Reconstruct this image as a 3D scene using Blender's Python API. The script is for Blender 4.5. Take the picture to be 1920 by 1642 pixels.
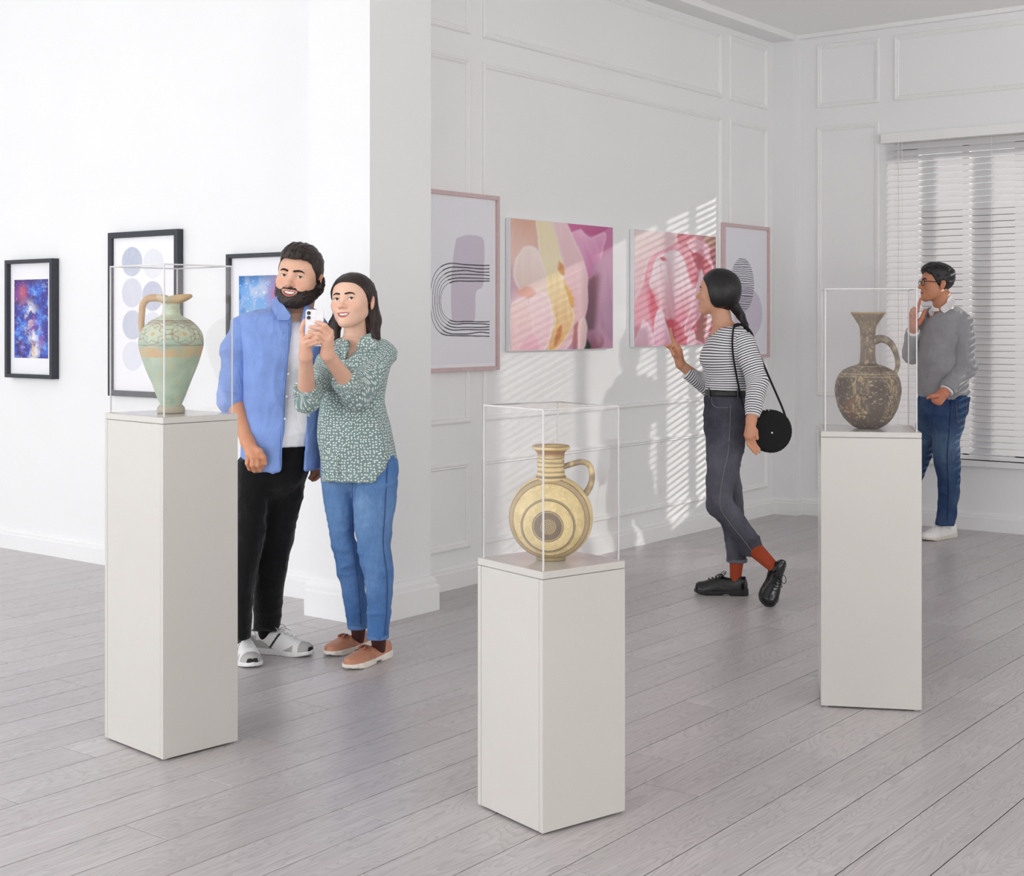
import bpy, math, random
import numpy as np
from mathutils import Vector, Matrix

for _o in list(bpy.data.objects):
    bpy.data.objects.remove(_o, do_unlink=True)
scene = bpy.context.scene
COL = scene.collection

# ------------------------------------------------------------------ camera
FOC, CAM_H, HORIZON = 2657.0, 1.42, 600.0          # focal length in pixels of the 1920 x 1642 frame
YAW = math.radians(-52.5)
SY, CY = math.sin(-YAW), math.cos(-YAW)            # camera looks along world (SY, CY)
cam_data = bpy.data.cameras.new('camera')
cam_data.sensor_fit = 'HORIZONTAL'
cam_data.sensor_width = 36.0
cam_data.lens = 36.0 * FOC / 1920.0
cam_data.shift_y = -(821.0 - HORIZON) / 1920.0
cam_data.clip_start = 0.05
cam_data.clip_end = 100
cam = bpy.data.objects.new('camera', cam_data)
cam.location = (0, 0, CAM_H)
cam.rotation_euler = (math.pi / 2, 0, YAW)
COL.objects.link(cam)
scene.camera = cam

# ------------------------------------------------------------------ world: soft bright overcast sky
world = bpy.data.worlds.new('sky')
scene.world = world
world.use_nodes = True
_bg = world.node_tree.nodes['Background']
_bg.inputs[0].default_value = (0.97, 0.985, 1.0, 1)
_bg.inputs[1].default_value = 0.7

# ------------------------------------------------------------------ lights
def area_light(name, loc, rot, sx, sy, power, color):
    d = bpy.data.lights.new(name, 'AREA')
    d.shape = 'RECTANGLE'
    d.size, d.size_y = sx, sy
    d.energy = power
    d.color = color
    o = bpy.data.objects.new(name, d)
    o.location = loc
    o.rotation_euler = rot
    COL.objects.link(o)
    return o

# low sun through the blinds on the right
sun_d = bpy.data.lights.new('sun', 'SUN')
sun_d.energy = 4.0
sun_d.angle = math.radians(0.9)
sun_d.color = (1.0, 0.95, 0.88)
sun = bpy.data.objects.new('sun', sun_d)
sun.rotation_euler = Vector((-1.0, 0.95, -0.30)).to_track_quat('-Z', 'Y').to_euler()
sun.location = (14, 0, 5)
COL.objects.link(sun)
# added area lights at the unseen window openings, tuned to fill the room
for _y, _p in ((0.6, 48), (3.6, 86), (6.6, 100), (9.2, 106)):
    area_light('daylight_fill', (-3.85, _y, 1.75), (0, -math.pi / 2 - math.radians(12), 0), 2.6, 2.2, _p, (0.97, 0.985, 1.0))
for _x, _p in ((-1.6, 150), (1.6, 130), (4.8, 95), (7.6, 35)):
    area_light('daylight_fill', (_x, -8.85, 1.75), (math.pi / 2 + math.radians(42), 0, 0), 2.2, 2.6, _p, (1.0, 0.985, 0.97))  # added fill, tilted up to brighten the ceiling

scene.view_settings.view_transform = 'Standard'
scene.view_settings.look = 'None'
scene.view_settings.gamma = 1.0
scene.view_settings.use_curve_mapping = False
scene.view_settings.exposure = 0.10
scene.cycles.max_bounces = 10
scene.cycles.diffuse_bounces = 6
scene.cycles.glossy_bounces = 4
scene.cycles.transmission_bounces = 6
scene.cycles.transparent_max_bounces = 24
scene.cycles.caustics_reflective = False
scene.cycles.caustics_refractive = False
scene.cycles.sample_clamp_indirect = 6.0
# ------------------------------------------------------------------ frames of reference
def c2w(P):
    """camera-aligned metres (right, depth, height) -> world"""
    P = np.asarray(P, dtype=np.float64)
    out = np.empty_like(P)
    out[..., 0] = CY * P[..., 0] + SY * P[..., 1]
    out[..., 1] = -SY * P[..., 0] + CY * P[..., 1]
    out[..., 2] = P[..., 2]
    return out

def at(px, py, d):
    """point seen at pixel (px, py) at depth d, camera-aligned metres"""
    return np.array([(px - 960.0) / FOC * d, d, CAM_H - (py - HORIZON) / FOC * d])

# ------------------------------------------------------------------ mesh objects
def root_loc(o):
    v = np.zeros(3)
    while o is not None:
        v += np.array(o.location)
        o = o.parent
    return v

def mesh_data(name, V, F, mats, smooth=False, fmat=None, colors=None, attrs=None):
    me = bpy.data.meshes.new(name)
    V = np.asarray(V, dtype=np.float32)
    if isinstance(F, np.ndarray) and F.ndim == 2:
        nf, k = F.shape
        me.vertices.add(len(V)); me.vertices.foreach_set('co', V.ravel())
        me.loops.add(nf * k); me.loops.foreach_set('vertex_index', F.astype(np.int32).ravel())
        me.polygons.add(nf)
        me.polygons.foreach_set('loop_start', np.arange(0, nf * k, k, dtype=np.int32))
        me.update(calc_edges=True)
    else:
        me.from_pydata([tuple(map(float, v)) for v in V], [], [tuple(int(i) for i in f) for f in F])
        me.update()
    for m in (mats if isinstance(mats, (list, tuple)) else [mats]):
        me.materials.append(m)
    if fmat is not None:
        me.polygons.foreach_set('material_index', np.asarray(fmat, dtype=np.int32))
    if smooth:
        me.polygons.foreach_set('use_smooth', np.ones(len(me.polygons), dtype=bool))
    if colors is not None:
        ca = me.color_attributes.new('tint', 'FLOAT_COLOR', 'POINT')
        c4 = np.ones((len(V), 4), dtype=np.float32); c4[:, :3] = colors
        ca.data.foreach_set('color', c4.ravel())
    for k_, a_ in (attrs or {}).items():
        at_ = me.attributes.new(k_, 'FLOAT', 'POINT')
        at_.data.foreach_set('value', np.asarray(a_, dtype=np.float32))
    me.validate()
    return me

def obj(name, V, F, mats, parent=None, **kw):
    """one mesh object; V in world coordinates"""
    V = np.asarray(V, dtype=np.float64)
    if parent is not None:
        V = V - root_loc(parent)
        loc = None
    else:
        loc = np.array([V[:, 0].mean(), V[:, 1].mean(), V[:, 2].min()])
        V = V - loc
    o = bpy.data.objects.new(name, mesh_data(name, V, F, mats, **kw))
    COL.objects.link(o)
    o.parent = parent
    if loc is not None:
        o.location = loc
    return o

def thing(name, label, cat, loc, group=None):
    o = bpy.data.objects.new(name, None)
    o.empty_display_size = 0.1
    COL.objects.link(o)
    o.location = loc
    tag(o, label, cat, group)
    return o

def tag(o, label=None, cat=None, group=None, kind=None):
    if label: o['label'] = label
    if cat: o['category'] = cat
    if group: o['group'] = group
    if kind: o['kind'] = kind
    return o

class MB:
    """collects shapes into one mesh"""
    def __init__(s): s.V = []; s.F = []; s.n = 0
    def add(s, V, F):
        V = np.asarray(V, dtype=np.float64)
        s.V.append(V); s.F += [tuple(i + s.n for i in f) for f in F]; s.n += len(V)
        return s
    def box(s, x0, x1, y0, y1, z0, z1, R=None, o=(0, 0, 0)):
        V, F = box_vf(x0, x1, y0, y1, z0, z1)
        if R is not None: V = V @ np.asarray(R).T
        return s.add(V + np.asarray(o), F)
    def build(s, name, mat, parent=None, **kw):
        return obj(name, np.vstack(s.V), s.F, mat, parent, **kw)

def box_vf(x0, x1, y0, y1, z0, z1):
    V = np.array([(x, y, z) for z in (z0, z1) for y in (y0, y1) for x in (x0, x1)], dtype=float)
    F = [(0, 2, 3, 1), (4, 5, 7, 6), (0, 1, 5, 4), (2, 6, 7, 3), (0, 4, 6, 2), (1, 3, 7, 5)]
    return V, F

def bbox_vf(x0, x1, y0, y1, z0, z1, b):
    """box with chamfered edges"""
    V = []; idx = {}
    for iz, z in enumerate((z0, z1)):
        for iy, y in enumerate((y0, y1)):
            for ix, x in enumerate((x0, x1)):
                sx, sy, sz = (b if ix == 0 else -b), (b if iy == 0 else -b), (b if iz == 0 else -b)
                for ax in range(3):
                    v = [x + sx, y + sy, z + sz]
                    v[ax] = (x, y, z)[ax]
                    idx[(ix, iy, iz, ax)] = len(V); V.append(v)
    F = []
    for s in (0, 1):
        q = [(s, 0, 0), (s, 1, 0), (s, 1, 1), (s, 0, 1)]; F.append([idx[c + (0,)] for c in (q if s else q[::-1])])
        q = [(0, s, 0), (0, s, 1), (1, s, 1), (1, s, 0)]; F.append([idx[c + (1,)] for c in (q if s else q[::-1])])
        q = [(0, 0, s), (1, 0, s), (1, 1, s), (0, 1, s)]; F.append([idx[c + (2,)] for c in (q if s else q[::-1])])
    for a in (0, 1):
        for b_ in (0, 1):
            F.append([idx[(a, b_, 0, 0)], idx[(a, b_, 1, 0)], idx[(a, b_, 1, 1)], idx[(a, b_, 0, 1)]])
            F.append([idx[(a, 0, b_, 0)], idx[(a, 1, b_, 0)], idx[(a, 1, b_, 2)], idx[(a, 0, b_, 2)]])
            F.append([idx[(0, a, b_, 1)], idx[(1, a, b_, 1)], idx[(1, a, b_, 2)], idx[(0, a, b_, 2)]])
    for x in (0, 1):
        for y in (0, 1):
            for z in (0, 1):
                F.append([idx[(x, y, z, 0)], idx[(x, y, z, 1)], idx[(x, y, z, 2)]])
    V = np.array(V, dtype=float)
    c = V.mean(0); G = []
    for f in F:
        p = V[list(f)]; n = np.cross(p[1] - p[0], p[2] - p[0])
        G.append(tuple(f) if np.dot(n, p.mean(0) - c) > 0 else tuple(f[::-1]))
    return V, G

def rotz(a):
    c, s = math.cos(a), math.sin(a)
    return np.array([[c, -s, 0], [s, c, 0], [0, 0, 1.0]])

def catmull(P, n=8):
    P = np.asarray(P, dtype=float)
    Q = np.vstack([2 * P[0] - P[1], P, 2 * P[-1] - P[-2]])
    out = []
    for i in range(1, len(Q) - 2):
        for k in range(n):
            t = k / n
            a, b, c, d = Q[i - 1], Q[i], Q[i + 1], Q[i + 2]
            out.append(0.5 * (2 * b + (c - a) * t + (2 * a - 5 * b + 4 * c - d) * t * t + (3 * b - a - 3 * c + d) * t ** 3))
    out.append(P[-1])
    return np.array(out)

def tube_vf(P, R, n=12, flat=1.0, up=(0, 0, 1), caps=True):
    """tube through points P with radii R; flat scales one cross axis"""
    P = np.asarray(P, dtype=float); m = len(P)
    R = np.full(m, R, dtype=float) if np.isscalar(R) else np.asarray(R, dtype=float)
    T = np.gradient(P, axis=0); T /= np.linalg.norm(T, axis=1)[:, None] + 1e-12
    u = np.asarray(up, dtype=float)
    V = []
    prev = None
    for i in range(m):
        a = u - T[i] * np.dot(u, T[i]) if prev is None else prev - T[i] * np.dot(prev, T[i])
        if np.linalg.norm(a) < 1e-6: a = np.array([1.0, 0, 0]) - T[i] * T[i][0]
        a /= np.linalg.norm(a); prev = a
        b = np.cross(T[i], a)
        for k in range(n):
            t = 2 * math.pi * k / n
            V.append(P[i] + R[i] * (math.cos(t) * a * flat + math.sin(t) * b))
    F = [(i * n + k, i * n + (k + 1) % n, (i + 1) * n + (k + 1) % n, (i + 1) * n + k) for i in range(m - 1) for k in range(n)]
    if caps:
        F.append(tuple(range(n))[::-1]); F.append(tuple((m - 1) * n + k for k in range(n)))
    return np.array(V), F

def lathe_vf(prof, n=64, closed_bottom=True):
    """prof rows (r, z)"""
    prof = np.asarray(prof, dtype=float); m = len(prof)
    t = np.arange(n) * 2 * math.pi / n
    V = np.stack([prof[:, 0:1] * np.cos(t), prof[:, 0:1] * np.sin(t), np.repeat(prof[:, 1:2], n, 1)], -1).reshape(-1, 3)
    i, k = np.meshgrid(np.arange(m - 1), np.arange(n), indexing='ij')
    F = np.stack([i * n + k, i * n + (k + 1) % n, (i + 1) * n + (k + 1) % n, (i + 1) * n + k], -1).reshape(-1, 4)
    return V, F

# ------------------------------------------------------------------ numpy value noise
def _hash(ix, iy, iz, seed):
    h = (ix * 374761393 + iy * 668265263 + iz * 1442695041 + seed * 974634777) & 0x7fffffff
    h = ((h ^ (h >> 13)) * 1274126177) & 0x7fffffff
    return ((h ^ (h >> 16)) & 0xffff) / 65535.0

def vnoise(P, freq=1.0, seed=0):
    P = np.asarray(P, dtype=np.float64) * freq
    I = np.floor(P).astype(np.int64); f = P - I; f = f * f * (3 - 2 * f)
    r = 0
    for dx in (0, 1):
        for dy in (0, 1):
            for dz in (0, 1):
                w = (f[..., 0] if dx else 1 - f[..., 0]) * (f[..., 1] if dy else 1 - f[..., 1]) * (f[..., 2] if dz else 1 - f[..., 2])
                r = r + w * _hash(I[..., 0] + dx, I[..., 1] + dy, I[..., 2] + dz, seed)
    return r

def fbm(P, freq=1.0, seed=0, octs=4):
    r = 0; a = 0.5; tot = 0
    for k in range(octs):
        r = r + a * vnoise(P, freq * 2 ** k, seed + 17 * k); tot += a; a *= 0.5
    return r / tot

def s2l(c):
    c = np.asarray(c, dtype=float) / 255.0
    return np.where(c <= 0.04045, c / 12.92, ((c + 0.055) / 1.055) ** 2.4)

# ------------------------------------------------------------------ materials
def nd(nt, t, **kw):
    n = nt.nodes.new(t)
    for k, v in kw.items(): setattr(n, k, v)
    return n

def new_mat(name):
    m = bpy.data.materials.new(name); m.use_nodes = True
    nt = m.node_tree; b = nt.nodes['Principled BSDF']
    return m, nt, b

def set_in(b, name, v):
    if name in b.inputs: b.inputs[name].default_value = v

def plain(name, rgb, rough=0.5, spec=0.5, metal=0.0, var=0.0, vscale=6.0, bump=0.0, bscale=80.0, sheen=0.0, sss=0.0):
    """sRGB 0..255 colour with optional mottling and fine relief"""
    m, nt, b = new_mat(name)
    c = s2l(rgb)
    b.inputs['Base Color'].default_value = (*c, 1)
    b.inputs['Roughness'].default_value = rough
    set_in(b, 'Specular IOR Level', spec)
    b.inputs['Metallic'].default_value = metal
    if sheen: set_in(b, 'Sheen Weight', sheen); set_in(b, 'Sheen Roughness', 0.5)
    if sss:
        set_in(b, 'Subsurface Weight', sss); set_in(b, 'Subsurface Radius', (0.01, 0.004, 0.002)); set_in(b, 'Subsurface Scale', 1.0)
    tc = nd(nt, 'ShaderNodeTexCoord')
    if var:
        n = nd(nt, 'ShaderNodeTexNoise'); n.inputs['Scale'].default_value = vscale; n.inputs['Detail'].default_value = 4
        nt.links.new(tc.outputs['Object'], n.inputs['Vector'])
        r = nd(nt, 'ShaderNodeValToRGB')
        r.color_ramp.elements[0].position = 0.3; r.color_ramp.elements[1].position = 0.7
        r.color_ramp.elements[0].color = (*np.clip(c * (1 - var), 0, 1), 1)
        r.color_ramp.elements[1].color = (*np.clip(c * (1 + var), 0, 1), 1)
        nt.links.new(n.outputs['Fac'], r.inputs['Fac'])
        nt.links.new(r.outputs['Color'], b.inputs['Base Color'])
    if bump:
        n = nd(nt, 'ShaderNodeTexNoise'); n.inputs['Scale'].default_value = bscale; n.inputs['Detail'].default_value = 3
        nt.links.new(tc.outputs['Object'], n.inputs['Vector'])
        bp = nd(nt, 'ShaderNodeBump'); bp.inputs['Strength'].default_value = bump; bp.inputs['Distance'].default_value = 0.01
        nt.links.new(n.outputs['Fac'], bp.inputs['Height']); nt.links.new(bp.outputs['Normal'], b.inputs['Normal'])
    return m

def tint_mat(name, rough=0.5, spec=0.5, bump=0.0, bscale=120.0, sss=0.0):
    """colour from the mesh's own 'tint' attribute (prints, glazes, skin)"""
    m, nt, b = new_mat(name)
    a = nd(nt, 'ShaderNodeAttribute', attribute_name='tint')
    nt.links.new(a.outputs['Color'], b.inputs['Base Color'])
    b.inputs['Roughness'].default_value = rough
    set_in(b, 'Specular IOR Level', spec)
    if sss:
        set_in(b, 'Subsurface Weight', sss); set_in(b, 'Subsurface Radius', (0.012, 0.005, 0.003)); set_in(b, 'Subsurface Scale', 1.0)
    if bump:
        tc = nd(nt, 'ShaderNodeTexCoord')
        n = nd(nt, 'ShaderNodeTexNoise'); n.inputs['Scale'].default_value = bscale; n.inputs['Detail'].default_value = 4
        nt.links.new(tc.outputs['Object'], n.inputs['Vector'])
        bp = nd(nt, 'ShaderNodeBump'); bp.inputs['Strength'].default_value = bump; bp.inputs['Distance'].default_value = 0.01
        nt.links.new(n.outputs['Fac'], bp.inputs['Height']); nt.links.new(bp.outputs['Normal'], b.inputs['Normal'])
    return m

M = {}
M['wall'] = plain('white_wall_paint', (239, 240, 240), 0.6, 0.3, var=0.012, vscale=1.2, bump=0.02, bscale=220)
M['trim'] = plain('white_trim_paint', (240, 240, 240), 0.45, 0.4, var=0.01, vscale=3)
M['ceil'] = plain('white_ceiling_paint', (250, 250, 250), 0.7, 0.2, var=0.01, vscale=1)
M['gap'] = plain('dark_joint', (58, 54, 50), 0.9, 0.1, var=0.1)
M['slat'] = plain('white_blind_slat', (238, 238, 242), 0.4, 0.4, var=0.01)
M['cord'] = plain('white_cord', (232, 230, 226), 0.8, 0.2, var=0.02)
M['pedestal'] = plain('warm_white_lacquer', (201, 198, 193), 0.16, 0.55, var=0.01, vscale=4)
M['black_frame'] = plain('black_stained_wood', (44, 46, 56), 0.35, 0.5, var=0.15, vscale=30)
M['pink_frame'] = plain('pale_rose_wood', (206, 182, 182), 0.45, 0.4, var=0.05, vscale=30)
M['paper'] = plain('white_mat_board', (240, 240, 244), 0.7, 0.2, var=0.008)
M['print'] = tint_mat('printed_picture', 0.45, 0.4)
M['glaze'] = tint_mat('ancient_ceramic', 0.6, 0.35, bump=0.12, bscale=90)

_m, _nt, _b = M['slat'], M['slat'].node_tree, M['slat'].node_tree.nodes['Principled BSDF']
_tl = nd(_nt, 'ShaderNodeBsdfTranslucent'); _tl.inputs[0].default_value = (.95, .94, .93, 1)
_mx = nd(_nt, 'ShaderNodeMixShader'); _mx.inputs[0].default_value = .5
_nt.links.new(_b.outputs[0], _mx.inputs[1]); _nt.links.new(_tl.outputs[0], _mx.inputs[2])
_nt.links.new(_mx.outputs[0], _nt.nodes['Material Output'].inputs['Surface'])
# ------------------------------------------------------------------ the room
XL, YB, XW, ZC = 5.10, 4.82, 9.52, 3.50     # left wall plane, back wall plane, window wall plane, ceiling
X0, Y0, Y1 = -4.0, -9.0, 10.8               # walls behind the camera and far left end

def struct(name, mb, mat, label=None, **kw):
    o = mb.build(name, mat, None, **kw); o['kind'] = 'structure'
    if label: o['label'] = label
    return o

# floor slab with planks as its children -----------------------------------------------------
floor = struct('floor', MB().box(X0, XW + .3, Y0, Y1, -0.10, -0.004), M['gap'], 'grey wood plank floor')

def wood_mat(name, k):
    m, nt, b = new_mat(name)
    tc = nd(nt, 'ShaderNodeTexCoord'); oi = nd(nt, 'ShaderNodeObjectInfo')
    # shift the grain for each plank
    ml = nd(nt, 'ShaderNodeVectorMath', operation='SCALE'); ml.inputs[0].default_value = (37.0, 13.0, 71.0)
    nt.links.new(oi.outputs['Random'], ml.inputs['Scale'])
    ad = nd(nt, 'ShaderNodeVectorMath', operation='ADD')
    nt.links.new(tc.outputs['Object'], ad.inputs[0]); nt.links.new(ml.outputs[0], ad.inputs[1])
    mp = nd(nt, 'ShaderNodeMapping'); mp.inputs['Scale'].default_value = (0.95, 6.0, 1)
    nt.links.new(ad.outputs[0], mp.inputs['Vector'])
    n1 = nd(nt, 'ShaderNodeTexNoise'); n1.inputs['Scale'].default_value = 1.35; n1.inputs['Detail'].default_value = 2.5; n1.inputs['Roughness'].default_value = .45; n1.inputs['Distortion'].default_value = .4
    nt.links.new(mp.outputs[0], n1.inputs['Vector'])
    # contour lines of the noise give cathedral grain
    mu = nd(nt, 'ShaderNodeMath', operation='MULTIPLY'); mu.inputs[1].default_value = 30.0
    nt.links.new(n1.outputs['Fac'], mu.inputs[0])
    fr = nd(nt, 'ShaderNodeMath', operation='FRACT'); nt.links.new(mu.outputs[0], fr.inputs[0])
    rg = nd(nt, 'ShaderNodeValToRGB')
    e = rg.color_ramp.elements
    e[0].position = 0.0; e[0].color = (0, 0, 0, 1); e[1].position = 0.30; e[1].color = (.75, .75, .75, 1)
    e2 = e.new(0.85); e2.color = (1, 1, 1, 1); e3 = e.new(1.0); e3.color = (0, 0, 0, 1)
    nt.links.new(fr.outputs[0], rg.inputs['Fac'])
    mp2 = nd(nt, 'ShaderNodeMapping'); mp2.inputs['Scale'].default_value = (3.0, 130, 1)
    nt.links.new(ad.outputs[0], mp2.inputs['Vector'])
    n2 = nd(nt, 'ShaderNodeTexNoise'); n2.inputs['Scale'].default_value = 1.0; n2.inputs['Detail'].default_value = 5
    nt.links.new(mp2.outputs[0], n2.inputs['Vector'])
    mp3 = nd(nt, 'ShaderNodeMapping'); mp3.inputs['Scale'].default_value = (.9, 3.5, 1)
    nt.links.new(ad.outputs[0], mp3.inputs['Vector'])
    n3 = nd(nt, 'ShaderNodeTexNoise'); n3.inputs['Scale'].default_value = 1.0; n3.inputs['Detail'].default_value = 2
    nt.links.new(mp3.outputs[0], n3.inputs['Vector'])
    base = nd(nt, 'ShaderNodeMix', data_type='RGBA')
    c1, c2 = s2l((184, 178, 178)), s2l((203, 198, 199))
    base.inputs[6].default_value = (*c1, 1); base.inputs[7].default_value = (*c2, 1)
    nt.links.new(n3.outputs['Fac'], base.inputs[0])
    g1 = nd(nt, 'ShaderNodeMix', data_type='RGBA', blend_type='MULTIPLY')
    g1.inputs[0].default_value = 0.20
    nt.links.new(base.outputs[2], g1.inputs[6]); nt.links.new(rg.outputs['Color'], g1.inputs[7])
    g2 = nd(nt, 'ShaderNodeMix', data_type='RGBA', blend_type='OVERLAY'); g2.inputs[0].default_value = 0.28
    nt.links.new(g1.outputs[2], g2.inputs[6]); nt.links.new(n2.outputs['Fac'], g2.inputs[7])
    br = nd(nt, 'ShaderNodeMath', operation='MULTIPLY_ADD'); br.inputs[1].default_value = .08; br.inputs[2].default_value = .96
    nt.links.new(oi.outputs['Random'], br.inputs[0])
    g3 = nd(nt, 'ShaderNodeVectorMath', operation='SCALE')
    nt.links.new(g2.outputs[2], g3.inputs[0]); nt.links.new(br.outputs[0], g3.inputs['Scale'])
    nt.links.new(g3.outputs[0], b.inputs['Base Color'])
    ro = nd(nt, 'ShaderNodeMath', operation='MULTIPLY_ADD'); ro.inputs[1].default_value = .14; ro.inputs[2].default_value = .25
    nt.links.new(n2.outputs['Fac'], ro.inputs[0]); nt.links.new(ro.outputs[0], b.inputs['Roughness'])
    set_in(b, 'Specular IOR Level', .5)
    bp = nd(nt, 'ShaderNodeBump'); bp.inputs['Strength'].default_value = .08; bp.inputs['Distance'].default_value = .004
    nt.links.new(n2.outputs['Fac'], bp.inputs['Height']); nt.links.new(bp.outputs['Normal'], b.inputs['Normal'])
    return m

M['wood'] = wood_mat('grey_oak_plank', 0)
PW, PL = 0.1935, 1.28
rng = random.Random(5)
known = {-1: 2.50, 0: 2.905, 3: 2.83, -3: 2.97, -2: 3.375, 2: 3.70, 1: 3.30}
planks = []
for i in range(-66, 39):
    ya = 3.293 + i * PW; yb = ya + PW
    if ya > Y1 or yb < Y0: continue
    off = known.get(i, (i * 0.47 + rng.uniform(-.12, .12)) % PL)
    k0 = math.floor((X0 - off) / PL)
    x = off + k0 * PL
    while x < XW:
        xa, xb = max(x, X0), min(x + PL, XW)
        if xb > xa + .02: planks.append((xa, xb, max(ya, Y0), min(yb, Y1), i))
        x += PL

def plank_size(p):
    """how large the plank shows in the photograph (0 if out of view)"""
    s = 0
    for tx in (.1, .5, .9):
        X = p[0] + (p[1] - p[0]) * tx; Y = (p[2] + p[3]) / 2
        cx, cy = CY * X - SY * Y, SY * X + CY * Y
        if cy < 1.5: continue
        px, py = 960 + FOC * cx / cy, HORIZON + FOC * CAM_H / cy
        hid = (X > XL and Y > YB) 
        if -80 < px < 2000 and py < 1760 and not hid: s += 1.0 / cy ** 2
    return s
planks.sort(key=plank_size, reverse=True)
def plank_vf(p):
    g = 0.0017
    return bbox_vf(p[0] + g, p[1] - g, p[2] + g, p[3] - g, -0.0042, 0.0, 0.0011)
shared = {}
rest = MB()
for n, p in enumerate(planks):
    hid = p[0] > XL and (p[2] + p[3]) / 2 > YB + .1
    if hid: continue
    if n < 300 and plank_size(p) > 0:
        key = (round(p[1] - p[0], 4), round(p[3] - p[2], 4))
        if key not in shared:
            V, F = plank_vf((0, key[0], 0, key[1], 0))
            shared[key] = mesh_data('plank', V, F, M['wood'])
        o = bpy.data.objects.new('plank', shared[key]); COL.objects.link(o)
        o.parent = floor
        o.location = Vector((p[0], p[2], 0)) - floor.location
    else:
        rest.add(*plank_vf(p))
ro_ = rest.build('planks', M['wood'], floor); ro_['kind'] = 'stuff'

# walls --------------------------------------------------------------------------------------
wall_left = struct('wall_left', MB().box(XL, XL + .2, 4.90, Y1, 0, ZC), M['wall'], 'bright white smooth wall on the left')
wall_back = struct('wall_back', MB().box(XL + .1, XW + .3, YB, YB + .2, 0, ZC), M['wall'], 'white panelled wall behind the pink canvases')
pillar = struct('wall_pillar', MB().box(4.835, 5.27, 4.545, 4.95, 0, ZC), M['wall'], 'white square pillar at the wall corner')
pilaster = struct('wall_pilaster', MB().box(9.425, XW + .1, 4.64, YB + .1, 0, ZC), M['wall'], 'shallow white corner pilaster')
beam = struct('trim_1', MB().box(5.2, 9.424, 4.645, YB + .05, ZC - .045, ZC + .01), M['trim'], 'shallow soffit above the panelled wall')
ceiling = struct('ceiling', MB().box(X0, XW + .3, Y0, Y1, ZC, ZC + .15), M['ceil'], 'plain white ceiling')

# window wall with its opening
WY0, WY1, WZ0, WZ1 = 1.35, 3.93, 0.47, 2.66
mb = MB()
mb.box(XW, XW + .28, WY1, YB + .1, 0, ZC); mb.box(XW, XW + .28, Y0, WY0, 0, ZC)
mb.box(XW, XW + .28, WY0, WY1, 0, WZ0); mb.box(XW, XW + .28, WY0, WY1, WZ1, ZC)
wall_right = struct('wall_right', mb, M['wall'], 'white panelled wall around the blinded window')

# walls behind the camera with tall daylight openings
mb = MB()
ys = [Y0, -3.5, -1.3, -.5, 1.7, 2.5, 4.7, 5.5, 7.7, 8.1, 10.3, Y1]
for k in range(0, len(ys) - 1):
    if k % 2 == 0: mb.box(X0 - .2, X0, ys[k], ys[k + 1], 0, ZC)
    else:
        mb.box(X0 - .2, X0, ys[k], ys[k + 1], 0, .6); mb.box(X0 - .2, X0, ys[k], ys[k + 1], 3.3, ZC)
struct('wall_rear', mb, M['wall'], 'white wall with tall windows behind the viewer')
mb = MB()
xs = [X0, -2.7, -.5, .5, 2.7, 3.7, 5.9, 6.5, 8.7, XW + .3]
for k in range(0, len(xs) - 1):
    if k % 2 == 0: mb.box(xs[k], xs[k + 1], Y0 - .2, Y0, 0, ZC)
    else:
        mb.box(xs[k], xs[k + 1], Y0 - .2, Y0, 0, .6); mb.box(xs[k], xs[k + 1], Y0 - .2, Y0, 3.3, ZC)
struct('wall_front', mb, M['wall'], 'white wall with tall windows to the right of the viewer')
struct('wall_end', MB().box(X0, XL + .2, Y1, Y1 + .2, 0, ZC), M['wall'], 'white far end wall on the left')

# baseboards: profile swept along straight runs -------------------------------------------------
def baseboard(name, pts, h=.125, t=.022, label=None):
    """pts: polyline on the floor, room on its right-hand side"""
    prof = [(0, 0), (t, 0), (t, h * .70), (t * .75, h * .74), (t * .75, h * .86), (t * .35, h * .93), (t * .3, h), (0, h)]
    pts = [np.array(p, dtype=float) for p in pts]
    V = []
    for i, p in enumerate(pts):
        d0 = pts[i] - pts[i - 1] if i else pts[1] - pts[0]
        d1 = pts[i + 1] - pts[i] if i < len(pts) - 1 else d0
        n0 = np.array([d0[1], -d0[0]]) / np.linalg.norm(d0); n1 = np.array([d1[1], -d1[0]]) / np.linalg.norm(d1)
        n = n0 + n1; n = n / (np.dot(n, n0))
        for a, z in prof: V.append((p[0] + n[0] * a, p[1] + n[1] * a, z))
    k = len(prof)
    F = [(i * k + j, i * k + (j + 1) % k, (i + 1) * k + (j + 1) % k, (i + 1) * k + j) for i in range(len(pts) - 1) for j in range(k)]
    F.append(tuple(range(k))); F.append(tuple((len(pts) - 1) * k + j for j in range(k))[::-1])
    o = obj(name, V, F, M['trim']); o['kind'] = 'structure'; o['label'] = label or 'white profiled baseboard'
    return o
baseboard('baseboard_left', [(XL, Y1), (XL, 4.95)][::1], label='white baseboard along the left wall')
baseboard('baseboard_pillar', [(4.835, 4.95), (4.835, 4.545), (5.27, 4.545), (5.27, YB)], h=.17, t=.03, label='tall white baseboard wrapping the pillar')
baseboard('baseboard_back', [(5.27, YB), (9.425, YB)], label='white baseboard under the panelled wall')
baseboard('baseboard_right', [(9.425, YB), (9.425, 4.64), (XW, 4.64), (XW, Y0)], label='white baseboard under the window')

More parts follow.
